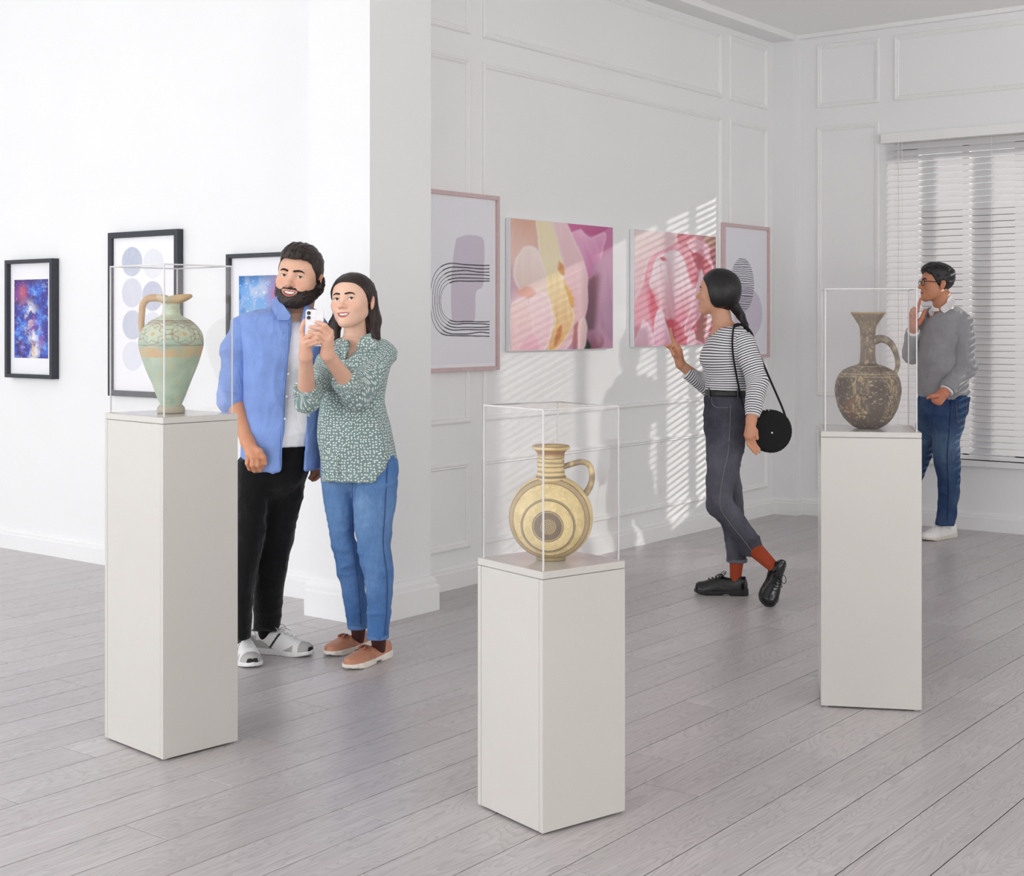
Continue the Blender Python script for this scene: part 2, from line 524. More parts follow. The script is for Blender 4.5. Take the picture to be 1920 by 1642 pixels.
# panel mouldings -------------------------------------------------------------------------------
def moulding(parent, axis, a0, a1, z0, z1, w=.036, t=.015):
    """rectangular frame on a wall; axis 'x': on the back wall (faces -Y); 'y': on the window wall (faces -X)"""
    prof = [(0, 0), (0, t * .55), (w * .22, t), (w * .45, t), (w * .62, t * .6), (w * .8, t * .75), (w, t * .25), (w, 0)]
    k = len(prof); V = []
    for (sa, sz, A, Z) in ((1, 1, a0, z0), (-1, 1, a1, z0), (-1, -1, a1, z1), (1, -1, a0, z1)):
        for (i, h) in prof:
            a, z = A + sa * i, Z + sz * i
            V.append((a, YB - h, z) if axis == 'x' else (XW - h, a, z))
    F = []
    for c in range(4):
        for j in range(k - 1):
            q = (c * k + j, c * k + j + 1, ((c + 1) % 4) * k + j + 1, ((c + 1) % 4) * k + j)
            F.append(q if axis == 'y' else q[::-1])
    return obj('panel_moulding', V, F, M['trim'], parent)
for (xa, xb) in ((4.95 + .35, 5.905), (6.015, 8.655), (8.765, 9.335)):
    moulding(wall_back, 'x', xa, xb, 2.955, 3.41)
    moulding(wall_back, 'x', xa, xb, .87, 2.825)
    moulding(wall_back, 'x', xa, xb, .20, .665)
for (ya, yb, za, zb) in ((4.03, 4.51, 2.955, 3.415), (4.03, 4.51, .87, 2.82), (4.03, 4.51, .2, .665), (1.45, 3.925, 2.955, 3.415)):
    moulding(wall_right, 'y', ya, yb, za, zb)
cr = MB().box(XW - .035, XW, Y0, 4.64, ZC - .03, ZC)
struct('trim_2', cr, M['trim'], 'thin white cornice above the window wall')

# window: frame, panes, blind -------------------------------------------------------------------
def glass_mat(name, tint=(1, 1, 1), refl=0.06, haze=0.0, fres=.35):
    m = bpy.data.materials.new(name); m.use_nodes = True
    nt = m.node_tree; nt.nodes.clear()
    out = nd(nt, 'ShaderNodeOutputMaterial'); tr = nd(nt, 'ShaderNodeBsdfTransparent'); gl = nd(nt, 'ShaderNodeBsdfGlossy')
    tr.inputs[0].default_value = (*tint, 1); gl.inputs['Roughness'].default_value = 0.03
    lw = nd(nt, 'ShaderNodeLayerWeight'); lw.inputs['Blend'].default_value = 0.25
    mu = nd(nt, 'ShaderNodeMath', operation='MULTIPLY_ADD'); mu.inputs[1].default_value = fres; mu.inputs[2].default_value = refl
    nt.links.new(lw.outputs['Fresnel'], mu.inputs[0])
    mx = nd(nt, 'ShaderNodeMixShader')
    nt.links.new(mu.outputs[0], mx.inputs[0]); nt.links.new(tr.outputs[0], mx.inputs[1]); nt.links.new(gl.outputs[0], mx.inputs[2])
    last = mx
    if haze:
        df = nd(nt, 'ShaderNodeBsdfDiffuse'); df.inputs[0].default_value = (.9, .87, .87, 1)
        m2 = nd(nt, 'ShaderNodeMixShader'); m2.inputs[0].default_value = haze
        nt.links.new(mx.outputs[0], m2.inputs[1]); nt.links.new(df.outputs[0], m2.inputs[2]); last = m2
    nt.links.new(last.outputs[0], out.inputs['Surface'])
    return m
M['pane'] = glass_mat('window_glass', (.97, .98, .98), .02)
M['acrylic'] = glass_mat('clear_acrylic', (1, .998, .998), .004, haze=.012, fres=.10)

win = thing('window_1', None, None, (XW + .16, (WY0 + WY1) / 2, WZ0)); win['kind'] = 'structure'; win['label'] = 'tall white window behind venetian blind'
fx0, fx1 = XW + .14, XW + .20
fr = MB()
fr.box(fx0, fx1, WY0, WY1, WZ0, WZ0 + .06); fr.box(fx0, fx1, WY0, WY1, WZ1 - .06, WZ1)
bars = [(WY1 - .125, WY1), (3.445, 3.49), (3.06, 3.13), (2.19, 2.26), (WY0, WY0 + .1)]
for a, b in bars: fr.box(fx0, fx1, a, b, WZ0, WZ1)
fr.build('window_frame', M['trim'], win)
for k in range(len(bars) - 1):
    MB().box(fx0 + .025, fx0 + .031, bars[k + 1][1], bars[k][0], WZ0 + .06, WZ1 - .06).build('pane', M['pane'], win)
MB().box(XW - .05, XW + .14, WY0 - .03, WY1 + .03, WZ0 - .035, WZ0).build('window_sill', M['trim'], win)

blind = thing('venetian_blind', 'white wooden venetian blind covering the tall window', 'blind', (XW - .03, (WY0 + WY1) / 2, WZ0))
V, F = bbox_vf(XW - .075, XW, WY0 - .05, WY1 + .065, 2.655, 2.725, .004)
obj('valance', V, F, M['trim'], blind)
bx = XW - .036
zt, pitch, sw = 2.625, .0435, .05
smesh = {}
k = 0
z = zt
while z > WZ0 + .06:
    tilt = math.radians(49 + 2 * round(4.5 * (z - WZ0) / (zt - WZ0)))      # drawn a little tighter towards the top
    if tilt not in smesh:
        R = np.array([[math.cos(tilt), 0, -math.sin(tilt)], [0, 1, 0], [math.sin(tilt), 0, math.cos(tilt)]])
        V, F = bbox_vf(-sw / 2, sw / 2, WY0 - .02, WY1 + .035, -.0014, .0014, .0008)
        smesh[tilt] = mesh_data('slat', V @ R.T, F, M['slat'])
    o = bpy.data.objects.new('slat', smesh[tilt]); COL.objects.link(o); o.parent = blind
    # the room-side edge hangs lower
    o.location = Vector((bx, 0, z)) - blind.location
    o.rotation_euler = (0, math.radians(rng.uniform(-1.2, 1.2)), 0)
    z -= pitch; k += 1
V, F = bbox_vf(bx - .026, bx + .026, WY0 - .02, WY1 + .035, WZ0 + .012, WZ0 + .036, .004)
obj('bottom_rail', V, F, M['slat'], blind)
for y in (WY1 - .06, 3.22, 2.5, 1.8):
    for dx in (-.027, .027):
        obj('ladder_cord', *tube_vf([(bx + dx, y, WZ0 + .03), (bx + dx, y, 2.66)], .0014, 6, up=(1, 0, 0)), M['cord'], blind)
for dy in (0, .025):
    obj('pull_cord', *tube_vf([(bx - .032, WY1 - .09 + dy, 1.15 + dy), (bx - .032, WY1 - .09 + dy, 2.66)], .0016, 6, up=(1, 0, 0)), M['cord'], blind)
struct('backdrop_outside', MB().box(25, 25.3, -12, 14, -.3, 3.4), plain('dark_backdrop', (96, 84, 68), .9, .1, var=.3, vscale=.8), 'dark backdrop added beyond the window')  # backdrop added so the gaps between the slats look dark
# ground outside the window
outside = struct('ground_outside', MB().box(XW + .3, XW + 16, -10, 12, -.3, -.2), plain('outside_paving', (120, 112, 96), .9, .1, var=.2, vscale=1))
# ------------------------------------------------------------------ pedestals and display cases
M['acrylic_edge'] = plain('acrylic_edge_light', (246, 245, 246), .2, .5)  # white colour stands in for light piped to the acrylic edges
_b = M['acrylic_edge'].node_tree.nodes['Principled BSDF']
set_in(_b, 'Transmission Weight', .35)

def cam_rect(front, ang, sr, sl):
    """rectangle from its front corner (camera-aligned metres): right side runs at ang, left side at ang + 90 deg"""
    e1 = np.array([math.cos(ang), math.sin(ang)]); e2 = np.array([-math.sin(ang), math.cos(ang)])
    return np.array(front), e1, e2, sr, sl

def pedestal(label, case_label, front, ang, sr, sl, h, hc, inset):
    f, e1, e2, sr, sl = cam_rect(front, math.radians(ang), sr, sl)
    w = lambda a, b, z: c2w(np.array([f[0] + e1[0] * a + e2[0] * b, f[1] + e1[1] * a + e2[1] * b, z]))
    base = w(sr / 2, sl / 2, 0)
    def part(name, a0, a1, b0, b1, z0, z1, mat, parent, bev=.0015):
        V, F = bbox_vf(a0, a1, b0, b1, z0, z1, bev)
        return obj(name, np.array([w(*v) for v in V]), F, mat, parent)
    t = thing('display_pedestal', label, 'pedestal', base, 'white display pedestals')
    th = .016; zt = h - .022
    part('side_panel', 0, sr, 0, th, .006, zt, M['pedestal'], t)                 # right-hand face
    part('side_panel', 0, sr, sl - th, sl, .006, zt, M['pedestal'], t)
    part('side_panel', .0008, th, th + .0008, sl - th - .0008, .006, zt, M['pedestal'], t)   # left-hand face
    part('side_panel', sr - th, sr - .0008, th + .0008, sl - th - .0008, .006, zt, M['pedestal'], t)
    part('top_slab', 0, sr, 0, sl, zt + .0012, h, M['pedestal'], t, .002)
    for a in (.012, sr - .026):
        for b in (.012, sl - .026):
            part('foot', a, a + .014, b, b + .014, 0, .007, M['pedestal'], t)
    c = thing('display_case', case_label, 'display case', base + np.array([0, 0, h]), 'clear acrylic display cases')
    g = .004; i0, i1, j0, j1 = inset, sr - inset, inset, sl - inset; z0, z1 = h, h + hc
    e = .0045
    part('pane', i0 + e, i1 - e, j0, j0 + g, z0, z1 - e, M['acrylic'], c, .0003)
    part('pane', i0 + e, i1 - e, j1 - g, j1, z0, z1 - e, M['acrylic'], c, .0003)
    part('pane', i0, i0 + g, j0 + e, j1 - e, z0, z1 - e, M['acrylic'], c, .0003)
    part('pane', i1 - g, i1, j0 + e, j1 - e, z0, z1 - e, M['acrylic'], c, .0003)
    part('pane', i0 + e, i1 - e, j0 + e, j1 - e, z1 - g, z1, M['acrylic'], c, .0003)
    for a in (i0, i1 - e):
        for b in (j0, j1 - e): part('edge', a, a + e, b, b + e, z0, z1, M['acrylic_edge'], c, .0006)
    for b in (j0, j1 - e): part('edge', i0 + e, i1 - e, b, b + e, z1 - e, z1, M['acrylic_edge'], c, .0006)
    for a in (i0, i1 - e): part('edge', a, a + e, j0 + e, j1 - e, z1 - e, z1, M['acrylic_edge'], c, .0006)
    return base

pL = pedestal('tallest white pedestal, under the green jug', 'clear case over the green jug with tan handle', (-1.123, 4.557), 46, .29, .36, 1.106, .497, .012)
pM = pedestal('shortest white pedestal, under the round flask', 'clear case over the round flask with target rings', (.084, 3.90), 37.3, .305, .305, .726, .448, .012)
pR = pedestal('white pedestal on the right, under the dark brown jug', 'clear case over the dark brown jug', (1.134, 5.20), -10.5, .357, .357, 1.012, .525, .014)

# ------------------------------------------------------------------ the three vessels
def band(x, c, w, s=.002):
    return np.clip((w - np.abs(x - c)) / s + .5, 0, 1)

def mix(a, b, t):
    t = np.asarray(t)[..., None]
    return a * (1 - t) + b * t

def place(V, yaw, base, scale=1.0):
    """local (right, depth, up) -> rotated in the camera frame, then world"""
    return c2w((np.asarray(V) * scale) @ rotz(yaw).T) + np.asarray(base)

def smooth_profile(rows, n=10):
    return catmull(np.array(rows, dtype=float), n)

def arc_resample(prof, m):
    d = np.r_[0, np.cumsum(np.linalg.norm(np.diff(prof, axis=0), axis=1))]; q = np.linspace(0, d[-1], m)
    return np.stack([np.interp(q, d, prof[:, 0]), np.interp(q, d, prof[:, 1])], -1)

# green oinochoe, 0.408 tall ----------------------------------------------------------------
def green_jug():
    base = pL + np.array([0, 0, 1.106])
    t = thing('green_jug', 'pale green ancient jug with ochre handle and brown petal pattern', 'jug', base)
    s = .408 / 227.0                                    # metres per photo pixel
    rows = [(0, 0), (20, 0), (25.5, 1.5), (26, 8), (24, 13), (20.5, 16.5), (21.5, 20), (27, 34), (38, 62), (50, 92), (57.5, 116), (60, 132), (57.5, 148),
            (49, 163), (37, 174), (25, 180), (18.5, 184), (16.5, 190), (16, 203), (18, 207), (22.5, 210), (25.5, 215), (25, 220), (21.5, 222), (17.5, 218), (14, 208), (13.5, 190), (12, 182), (0, 176)]
    prof = smooth_profile(rows, 8); prof[:, 0] = np.clip(prof[:, 0], 0.0005, None); prof = arc_resample(prof * s, 300)
    V, F = lathe_vf(prof, 300)
    th = np.arctan2(V[:, 1], V[:, 0])
    # trefoil lip: pulled out to a spout on the right, rising at the spout and at the handle
    m = np.clip((V[:, 2] / s - 205) / 12, 0, 1)
    sp = np.clip(np.cos(th), 0, 1) ** 1.5
    V[:, 0] += m * (sp * 15 - np.clip(-np.cos(th), 0, 1) * 2) * s
    V[:, 1] *= 1 - .22 * m * np.exp(-((np.cos(th) - .45) / .3) ** 2)
    V[:, 2] += m * s * (2 * sp - 3.5 * np.exp(-((np.cos(th) + .1) / .35) ** 2) + 1 * np.clip(-np.cos(th), 0, 1))
    V += (vnoise(V, 30, 3)[:, None] - .5) * .002 * np.where(V[:, 2:3] > .01, 1, 0)
    zz = V[:, 2] / s
    zw = zz + (fbm(V, 25, 5) - .5) * 5
    P = V
    n1, n2 = fbm(P, 22, 1), fbm(P, 70, 2)
    green, pale, ochre, brown, grey = s2l((160, 180, 160)), s2l((204, 212, 188)), s2l((194, 162, 116)), s2l((136, 108, 92)), s2l((166, 156, 138))
    C = mix(np.tile(green, (len(V), 1)), np.tile(pale, (len(V), 1)), np.clip((zz - 132) / 20, 0, 1) * .55 + (n1 - .5) * 1.2)
    C = mix(C, np.tile(s2l((178, 176, 140)), (len(V), 1)), np.clip((n2 - .52) * 4, 0, .6))
    lip = np.clip((zw - 203) / 4, 0, 1)
    C = mix(C, np.tile(ochre, (len(V), 1)), lip * np.clip(.35 + n1, 0, 1))
    C = mix(C, np.tile(ochre * (.85 + .3 * n2.mean()), (len(V), 1)), band(zw, 115, 9.5, 2.5) * np.clip(.7 + (n1 - .5) * 2, 0, 1))
    C = mix(C, np.tile(grey, (len(V), 1)), np.clip((18 - zw) / 4, 0, 1) * .9)
    # painted petals and bars on the shoulder
    ln = np.zeros(len(V))
    wob = (fbm(P, 40, 9) - .5) * 2.0
    for zc in (128, 173.5, 170): ln = np.maximum(ln, band(zz + wob, zc, 1.0, .6))
    arc = 60 * np.sin(np.clip((zz - 128) / 52, 0, 1) * 1.0) 
    for kk in range(6):
        a0 = -math.pi / 2 - .42 + kk * math.pi / 3 * 1.0 + .0
        if kk % 1 == 0:
            u = (np.mod(th - a0 + math.pi, 2 * math.pi) - math.pi) * 52; v = (zz + wob * .5 - 149) * 1.15
            r = np.hypot(u, v); ph = np.arctan2(v, u)
            inside = (r < 21)
            # six petals: outlines where the angular distance gives a leaf shape
            q = np.abs(np.mod(ph + math.pi / 6, math.pi / 3) - math.pi / 6)
            leaf = r * np.sin(q) - 6.2 * np.sin(np.clip(r / 21, 0, 1) * math.pi) ** .8
            ln = np.maximum(ln, band(leaf, 0, .75, .6) * inside * (r > 4))
            ln = np.maximum(ln, band(r, 22, .8, .6))
            C = mix(C, np.tile(ochre, (len(V), 1)), np.clip(4.5 - r, 0, 1))
    for kk in range(6):
        a0 = -math.pi / 2 + .1 + kk * math.pi / 3
        u = (np.mod(th - a0 + math.pi, 2 * math.pi) - math.pi) * 52
        ladder = band(np.mod(zz + wob, 9.0), 4.5, .9, .6) * (np.abs(u) < 9) * (zz > 137) * (zz < 170)
        ln = np.maximum(ln, ladder * .9)
    ln *= (zz > 126) * (zz < 176) * np.clip(.55 + (n2 - .3) * 1.5, 0, 1)
    C = mix(C, np.tile(brown, (len(V), 1)), np.clip(ln, 0, 1) * .9)
    obj('body', place(V, .05, base), F, M['glaze'], t, smooth=True, colors=np.clip(C, 0, 1))
    hp = catmull(np.array([(-10, 0, 212), (-24, 0, 216), (-42, 0, 215), (-52, 0, 204), (-54, 0, 186), (-55, 0, 168), (-53, 0, 152), (-47, 0, 146)]) * s, 6)
    hv, hf = tube_vf(hp, np.interp(np.linspace(0, 1, len(hp)), [0, .2, .45, 1], [6, 7.2, 6.2, 5]) * s, 18, flat=1.15, up=(0, 1, 0))
    C2 = mix(np.tile(ochre, (len(hv), 1)), np.tile(s2l((176, 138, 92)), (len(hv), 1)), np.clip(fbm(hv, 60, 3) * 1.6 - .4, 0, 1))
    obj('handle', place(hv, .05, base), hf, M['glaze'], t, smooth=True, colors=C2)

# round flask with target rings, 0.33 tall ---------------------------------------------------
def round_flask():
    base = pM + np.array([0, 0, .726])
    t = thing('round_flask', 'golden round flask painted with concentric brown rings', 'flask', base)
    s = .331 / 215.0
    gold, dark, brown = s2l((216, 196, 146)), s2l((92, 80, 78)), s2l((128, 104, 84))
    # body: two shallow domes joined at a rounded rim
    nu, nv = 260, 260
    u = np.linspace(0, 2 * math.pi, nu, endpoint=False); v = np.linspace(0, math.pi, nv)
    rx, rz, ry = 79.5, 79.5, 56
    r = np.sin(v); d = np.cos(v)
    d = np.sign(d) * np.abs(d) ** .92
    X = rx * r[:, None] * np.cos(u); Z = rz * r[:, None] * np.sin(u) + 80; Y = -ry * np.repeat(d[:, None], nu, 1)
    V = np.stack([X, Y, Z], -1).reshape(-1, 3)
    V[:, 2] = np.where(V[:, 2] < 2.5, 2.5 + (V[:, 2] - 2.5) * .1, V[:, 2])
    i, k = np.meshgrid(np.arange(nv - 1), np.arange(nu), indexing='ij')
    F = np.stack([i * nu + k, (i + 1) * nu + k, (i + 1) * nu + (k + 1) % nu, i * nu + (k + 1) % nu], -1).reshape(-1, 4)
    R = np.hypot(V[:, 0] + 3, (V[:, 2] - 69)) + (fbm(V * .01, 3.0, 4) - .5) * 1.5
    Ro = np.hypot(V[:, 0] + 2, V[:, 2] - 79)
    n1, n2 = fbm(V, .05, 1), fbm(V, .2, 2)
    C = mix(np.tile(gold, (len(V), 1)), np.tile(s2l((196, 176, 124)), (len(V), 1)), np.clip((n1 - .4) * 3, 0, .7))
    C = mix(C, np.tile(s2l((232, 212, 160)), (len(V), 1)), np.clip((n2 - .5) * 3, 0, .5))
    C = mix(C, np.tile(brown, (len(V), 1)), np.clip((vnoise(V, .5, 8) - .86) * 10, 0, .5))
    front = V[:, 1] < 0
    ln = np.zeros(len(V))
    for rr, ww in ((28.5, 1.0), (48, 1.1), (50.5, .7)): ln = np.maximum(ln, band(R, rr, ww, .8))
    ln = np.maximum(ln, np.clip(27 - R, 0, 1) * .96)
    C = mix(C, np.tile(dark, (len(V), 1)), ln * .88)
    sp = np.mod(R - np.arctan2(V[:, 2] - 69, V[:, 0] + 3) * 3.2 / (2 * math.pi), 3.2)
    C = mix(C, np.tile(gold, (len(V), 1)), band(sp, 1.6, .55, .5) * (R < 15) * .8)
    C = mix(C, np.tile(s2l((166, 146, 116)), (len(V), 1)), band(Ro, 71.5, 4.0, 1.5) * .75)
    C = mix(C, np.tile(brown, (len(V), 1)), np.maximum(band(Ro, 67.5, .8, .7), band(Ro, 75.5, .8, .7)) * .85)
    obj('body', place(V * s, -.08, base), F, M['glaze'], t, smooth=True, colors=np.clip(C, 0, 1))
    # neck with flared rim
    rows = [(29, 150), (28.5, 156), (26, 162), (25.5, 180), (25.5, 196), (27, 202), (31, 206.5), (35.5, 208.5), (36, 211.5), (34.5, 214.5), (30, 215), (25, 210), (21, 200), (20, 180), (20, 160), (0.2, 156)]
    pv, pf = lathe_vf(smooth_profile(rows, 8) * s, 96)
    z = pv[:, 2] / s + (fbm(pv, 30, 4) - .5) * 2
    C = mix(np.tile(gold, (len(pv), 1)), np.tile(s2l((200, 176, 124)), (len(pv), 1)), np.clip(fbm(pv, 40, 3) * 2 - .6, 0, 1))
    ln = np.maximum.reduce([band(z, 156.5, 2.5, 1), band(z, 166, 1.8, 1), band(z, 175.5, 1.5, 1), band(z, 183.5, 1.3, 1), band(np.mod(z, 3.0), 1.5, .7, .5) * (z > 187) * (z < 197)])
    C = mix(C, np.tile(s2l((120, 104, 88)), (len(pv), 1)), ln * .85)
    C = mix(C, np.tile(s2l((150, 108, 84)), (len(pv), 1)), band(z, 202, 4.5, 1.5) * .85)
    C = mix(C, np.tile(s2l((150, 124, 86)), (len(pv), 1)), np.clip(z - 212, 0, 1) * .8)
    obj('neck', place(pv, -.08, base), pf, M['glaze'], t, smooth=True, colors=C)
    hp = catmull(np.array([(22, 0, 174), (40, 0, 180), (58, 0, 184), (72, 0, 178), (77.5, 0, 160), (75, 0, 142), (68, 0, 128), (61, 0, 120)]) * s, 6)
    hv, hf = tube_vf(hp, np.interp(np.linspace(0, 1, len(hp)), [0, .3, .6, 1], [5, 5.6, 5.6, 6.5]) * s, 16, flat=1.5, up=(0, 1, 0))
    hn = fbm(hv, 50, 3)
    C = mix(np.tile(s2l((150, 132, 106)), (len(hv), 1)), np.tile(gold, (len(hv), 1)), np.clip(hn * 3 - 1.3, 0, 1))
    obj('handle', place(hv, -.08, base), hf, M['glaze'], t, smooth=True, colors=C)
    rows = [(0, 0), (26, 0), (28, 2), (27, 5), (20, 7), (0.2, 7)]
    fv, ff = lathe_vf(np.array(rows) * s, 48)
    obj('foot', place(fv, 0, base), ff, M['glaze'], t, smooth=True, colors=np.tile(s2l((150, 136, 100)), (len(fv), 1)))

# dark brown jug with gold scratches, 0.436 tall ---------------------------------------------------
def brown_jug():
    base = pR + np.array([0, 0, 1.012])
    t = thing('brown_jug', 'dark brown weathered jug with tall flared neck and gold scratches', 'jug', base)
    s = .436 / 217.0
    rows = [(0, 0), (14, 0), (26, 3), (42, 16), (54, 38), (60, 62), (61, 76), (57, 94), (47, 108), (33, 116), (20, 120), (15.5, 124), (14, 135), (13.5, 155), (14, 178), (15.5, 190), (21, 200), (28, 210), (32, 216), (32, 217.5), (30, 217), (24, 208), (15, 196), (11, 184), (10.5, 140), (0.2, 125)]
    prof = smooth_profile(rows, 8); prof[:, 0] = np.clip(prof[:, 0], .0005, None)
    V, F = lathe_vf(arc_resample(prof * s, 300), 300)
    V += (fbm(V, 18, 3)[:, None] - .5) * .006 * np.where(V[:, 2:3] > .012, 1, 0)
    z = V[:, 2] / s; th = np.arctan2(V[:, 1], V[:, 0])
    n1, n2, n3 = fbm(V, 17, 1), fbm(V, 120, 2), fbm(V @ np.array([[.8, .3, .5], [-.3, .95, .1], [-.1, -.05, .22]]), 240, 7)
    C = mix(np.tile(s2l((88, 77, 71)), (len(V), 1)), np.tile(s2l((128, 117, 104)), (len(V), 1)), np.clip(n1 * 2.4 - .8 + (z - 90) / 260, 0, 1))
    C = mix(C, np.tile(s2l((74, 56, 52)), (len(V), 1)), np.clip((n1 - .5) * 4, 0, .8) * (z < 100))
    C = mix(C, np.tile(s2l((128, 84, 56)), (len(V), 1)), np.clip((fbm(V, 11, 21) - .55) * 5, 0, .8) * (z < 75))
    # broad vertical bands of gold scratches
    tb = np.mod(th + .35, 1.15)
    bandm = np.clip(1 - np.abs(tb - .55) / .33, 0, 1) ** .5 * (z > 20) * (z < 108)
    sc = np.clip((n3 - .52) * 9, 0, 1) * np.clip(bandm + .25 * (z > 110), 0, 1)
    C = mix(C, np.tile(s2l((206, 180, 128)), (len(V), 1)), sc * .55)
    C = mix(C, np.tile(s2l((196, 180, 148)), (len(V), 1)), np.clip((n2 - .63) * 8, 0, .5))
    for zc in (103, 98, 117): C = mix(C, np.tile(s2l((182, 168, 138)), (len(V), 1)), band(z + (n2 - .5) * 6, zc, .7, .6) * .6)
    C = mix(C, np.tile(s2l((176, 156, 118)), (len(V), 1)), np.clip((z - 213) / 3, 0, 1) * .7)
    obj('body', place(V, 0, base), F, M['glaze'], t, smooth=True, colors=np.clip(C, 0, 1))
    hp = catmull(np.array([(8, 0, 164), (26, 0, 168), (42, 0, 160), (52, 0, 142), (56, 0, 122), (53, 0, 108), (46, 0, 99)]) * s, 6)
    hv, hf = tube_vf(hp, np.interp(np.linspace(0, 1, len(hp)), [0, .15, .5, .85, 1], [9, 7.5, 5, 4, 7]) * s, 18, flat=1.2, up=(0, 1, 0))
    C = mix(np.tile(s2l((112, 102, 94)), (len(hv), 1)), np.tile(s2l((176, 162, 136)), (len(hv), 1)), np.clip(fbm(hv, 60, 3) * 3 - 1.1, 0, 1))
    obj('handle', place(hv, 0, base), hf, M['glaze'], t, smooth=True, colors=C)

green_jug(); round_flask(); brown_jug()

# ------------------------------------------------------------------ pictures
def grid_uv(nu, nv):
    u, v = np.meshgrid(np.linspace(0, 1, nu), np.linspace(0, 1, nv), indexing='ij')
    U = np.stack([u.ravel(), v.ravel()], -1)
    i, k = np.meshgrid(np.arange(nu - 1), np.arange(nv - 1), indexing='ij')
    F = np.stack([i * nv + k, i * nv + k + 1, (i + 1) * nv + k + 1, (i + 1) * nv + k], -1).reshape(-1, 4)
    return U, F

def n2d(U, f, seed, octs=4):
    return fbm(np.stack([U[:, 0], U[:, 1], np.full(len(U), .37)], -1), f, seed, octs)

def sstep(a, b, x):
    t = np.clip((x - a) / (b - a + 1e-12), 0, 1); return t * t * (3 - 2 * t)

def poly_sd(U, P):
    """signed distance to a smooth closed outline"""
    P = np.asarray(P, dtype=float)
    P = catmull(np.vstack([P, P[:1]]), 5)[:-1]
    d = np.full(len(U), 1e9); ins = np.zeros(len(U), dtype=bool)
    for a, b in zip(P, np.roll(P, -1, 0)):
        e = b - a; w = U - a
        t = np.clip((w @ e) / (e @ e + 1e-12), 0, 1)
        d = np.minimum(d, ((w - t[:, None] * e) ** 2).sum(1))
        c = ((a[1] > U[:, 1]) != (b[1] > U[:, 1]))
        with np.errstate(divide='ignore', invalid='ignore'):
            xx = (b[0] - a[0]) * (U[:, 1] - a[1]) / (b[1] - a[1] + 1e-12) + a[0]
        ins ^= c & (U[:, 0] < xx)
    return np.where(ins, -1, 1) * np.sqrt(d)

class Paint:
    def __init__(s, nu, nv, base):
        s.U, s.F = grid_uv(nu, nv); s.C = np.tile(s2l(base), (len(s.U), 1))
        s.W = s.U + np.stack([n2d(s.U, 6, 11) - .5, n2d(s.U, 6, 12) - .5], -1) * .05
    def fill(s, col, m):
        s.C = mix(s.C, np.tile(s2l(col), (len(s.U), 1)), np.clip(m, 0, 1)); return s
    def petal(s, P, c0, c1, g0, g1, soft=.013, edge=None, vein=.14, a=1.0, seed=0):
        """closed outline filled with a gradient from c0 at g0 to c1 at g1, pale rim"""
        d = poly_sd(s.W, P); m = sstep(soft, -soft, d) * a
        g0, g1 = np.array(g0), np.array(g1); e = g1 - g0
        t = ((s.U - g0) @ e) / (e @ e); per = (s.U - g0) @ np.array([-e[1], e[0]]) / (e @ e) ** .5
        t = np.clip(t + (n2d(s.U, 5, seed + 3) - .5) * .35 + (vnoise(np.stack([per * 34, t * 2, t * 0], -1), 1, seed) - .5) * vein * 2, 0, 1)
        col = mix(np.tile(s2l(c0), (len(t), 1)), np.tile(s2l(c1), (len(t), 1)), t)
        s.C = mix(s.C, col, m)
        if edge is not None: s.C = mix(s.C, np.tile(s2l(edge), (len(t), 1)), sstep(-.022, -.004, d) * m * .6)
        return s

def picture(name, label, cat, wall, a0, a1, z0, z1, depth, fw, frame_mat, art, margin=None, group=None, mat_col=None):
    """wall 'L' (plane XL, faces -X, a = world Y running leftwards) or 'B' (plane YB, faces -Y, a = world X)"""
    if wall == 'L': w = lambda a, h, z: np.stack([XL - h, a, z], -1)
    else: w = lambda a, h, z: np.stack([a, YB - h, z], -1)
    A = lambda x: np.asarray(x, dtype=float)
    ac = (a0 + a1) / 2
    t = thing(name, label, cat, w(A(ac), A(0), A(z0)), group)
    def bx_(nm, u0, u1, h0, h1, v0, v1, mat, bev=.001):
        V, F = bbox_vf(u0, u1, h0, h1, v0, v1, bev)
        W = w(V[:, 0], V[:, 1], V[:, 2])
        n = np.cross(W[F[0][1]] - W[F[0][0]], W[F[0][2]] - W[F[0][0]])
        if np.dot(n, W[list(F[0])].mean(0) - W.mean(0)) < 0: F = [f[::-1] for f in F]
        return obj(nm, W, F, mat, t)
    if fw:
        bx_('frame_bar', a0, a0 + fw, 0, depth, z0, z1, frame_mat); bx_('frame_bar', a1 - fw, a1, 0, depth, z0, z1, frame_mat)
        bx_('frame_bar', a0 + fw, a1 - fw, 0, depth, z0, z0 + fw, frame_mat); bx_('frame_bar', a0 + fw, a1 - fw, 0, depth, z1 - fw, z1, frame_mat)
        hb = max(depth * .45, .021)
        bx_('mat_board', a0 + fw, a1 - fw, .003, hb, z0 + fw, z1 - fw, mat_col or M['paper'], .0003)
        b0, b1, y0, y1 = a0 + fw, a1 - fw, z0 + fw, z1 - fw
    else:
        hb = depth
        bx_('canvas', a0, a1, .003, depth, z0, z1, mat_col or M['paper'], .003)
        b0, b1, y0, y1 = a0 + .003, a1 - .003, z0 + .003, z1 - .003
    if margin:
        l, r, tp, bt = margin; W_, H_ = b1 - b0, y1 - y0
        b0, b1, y0, y1 = b0 + l * W_, b1 - r * W_, y0 + bt * H_, y1 - tp * H_
    U, F, C = art.U, art.F, art.C
    # u runs left to right as the viewer sees it, v runs downwards
    aa = (b1 + U[:, 0] * (b0 - b1)) if wall == 'L' else (b0 + U[:, 0] * (b1 - b0))
    W = w(aa, np.full(len(U), hb + .0012), y1 + U[:, 1] * (y0 - y1))
    obj('print', W, F[:, ::-1] if wall == 'L' else F[:, ::-1], M['print'], t, colors=np.clip(C, 0, 1))
    return t

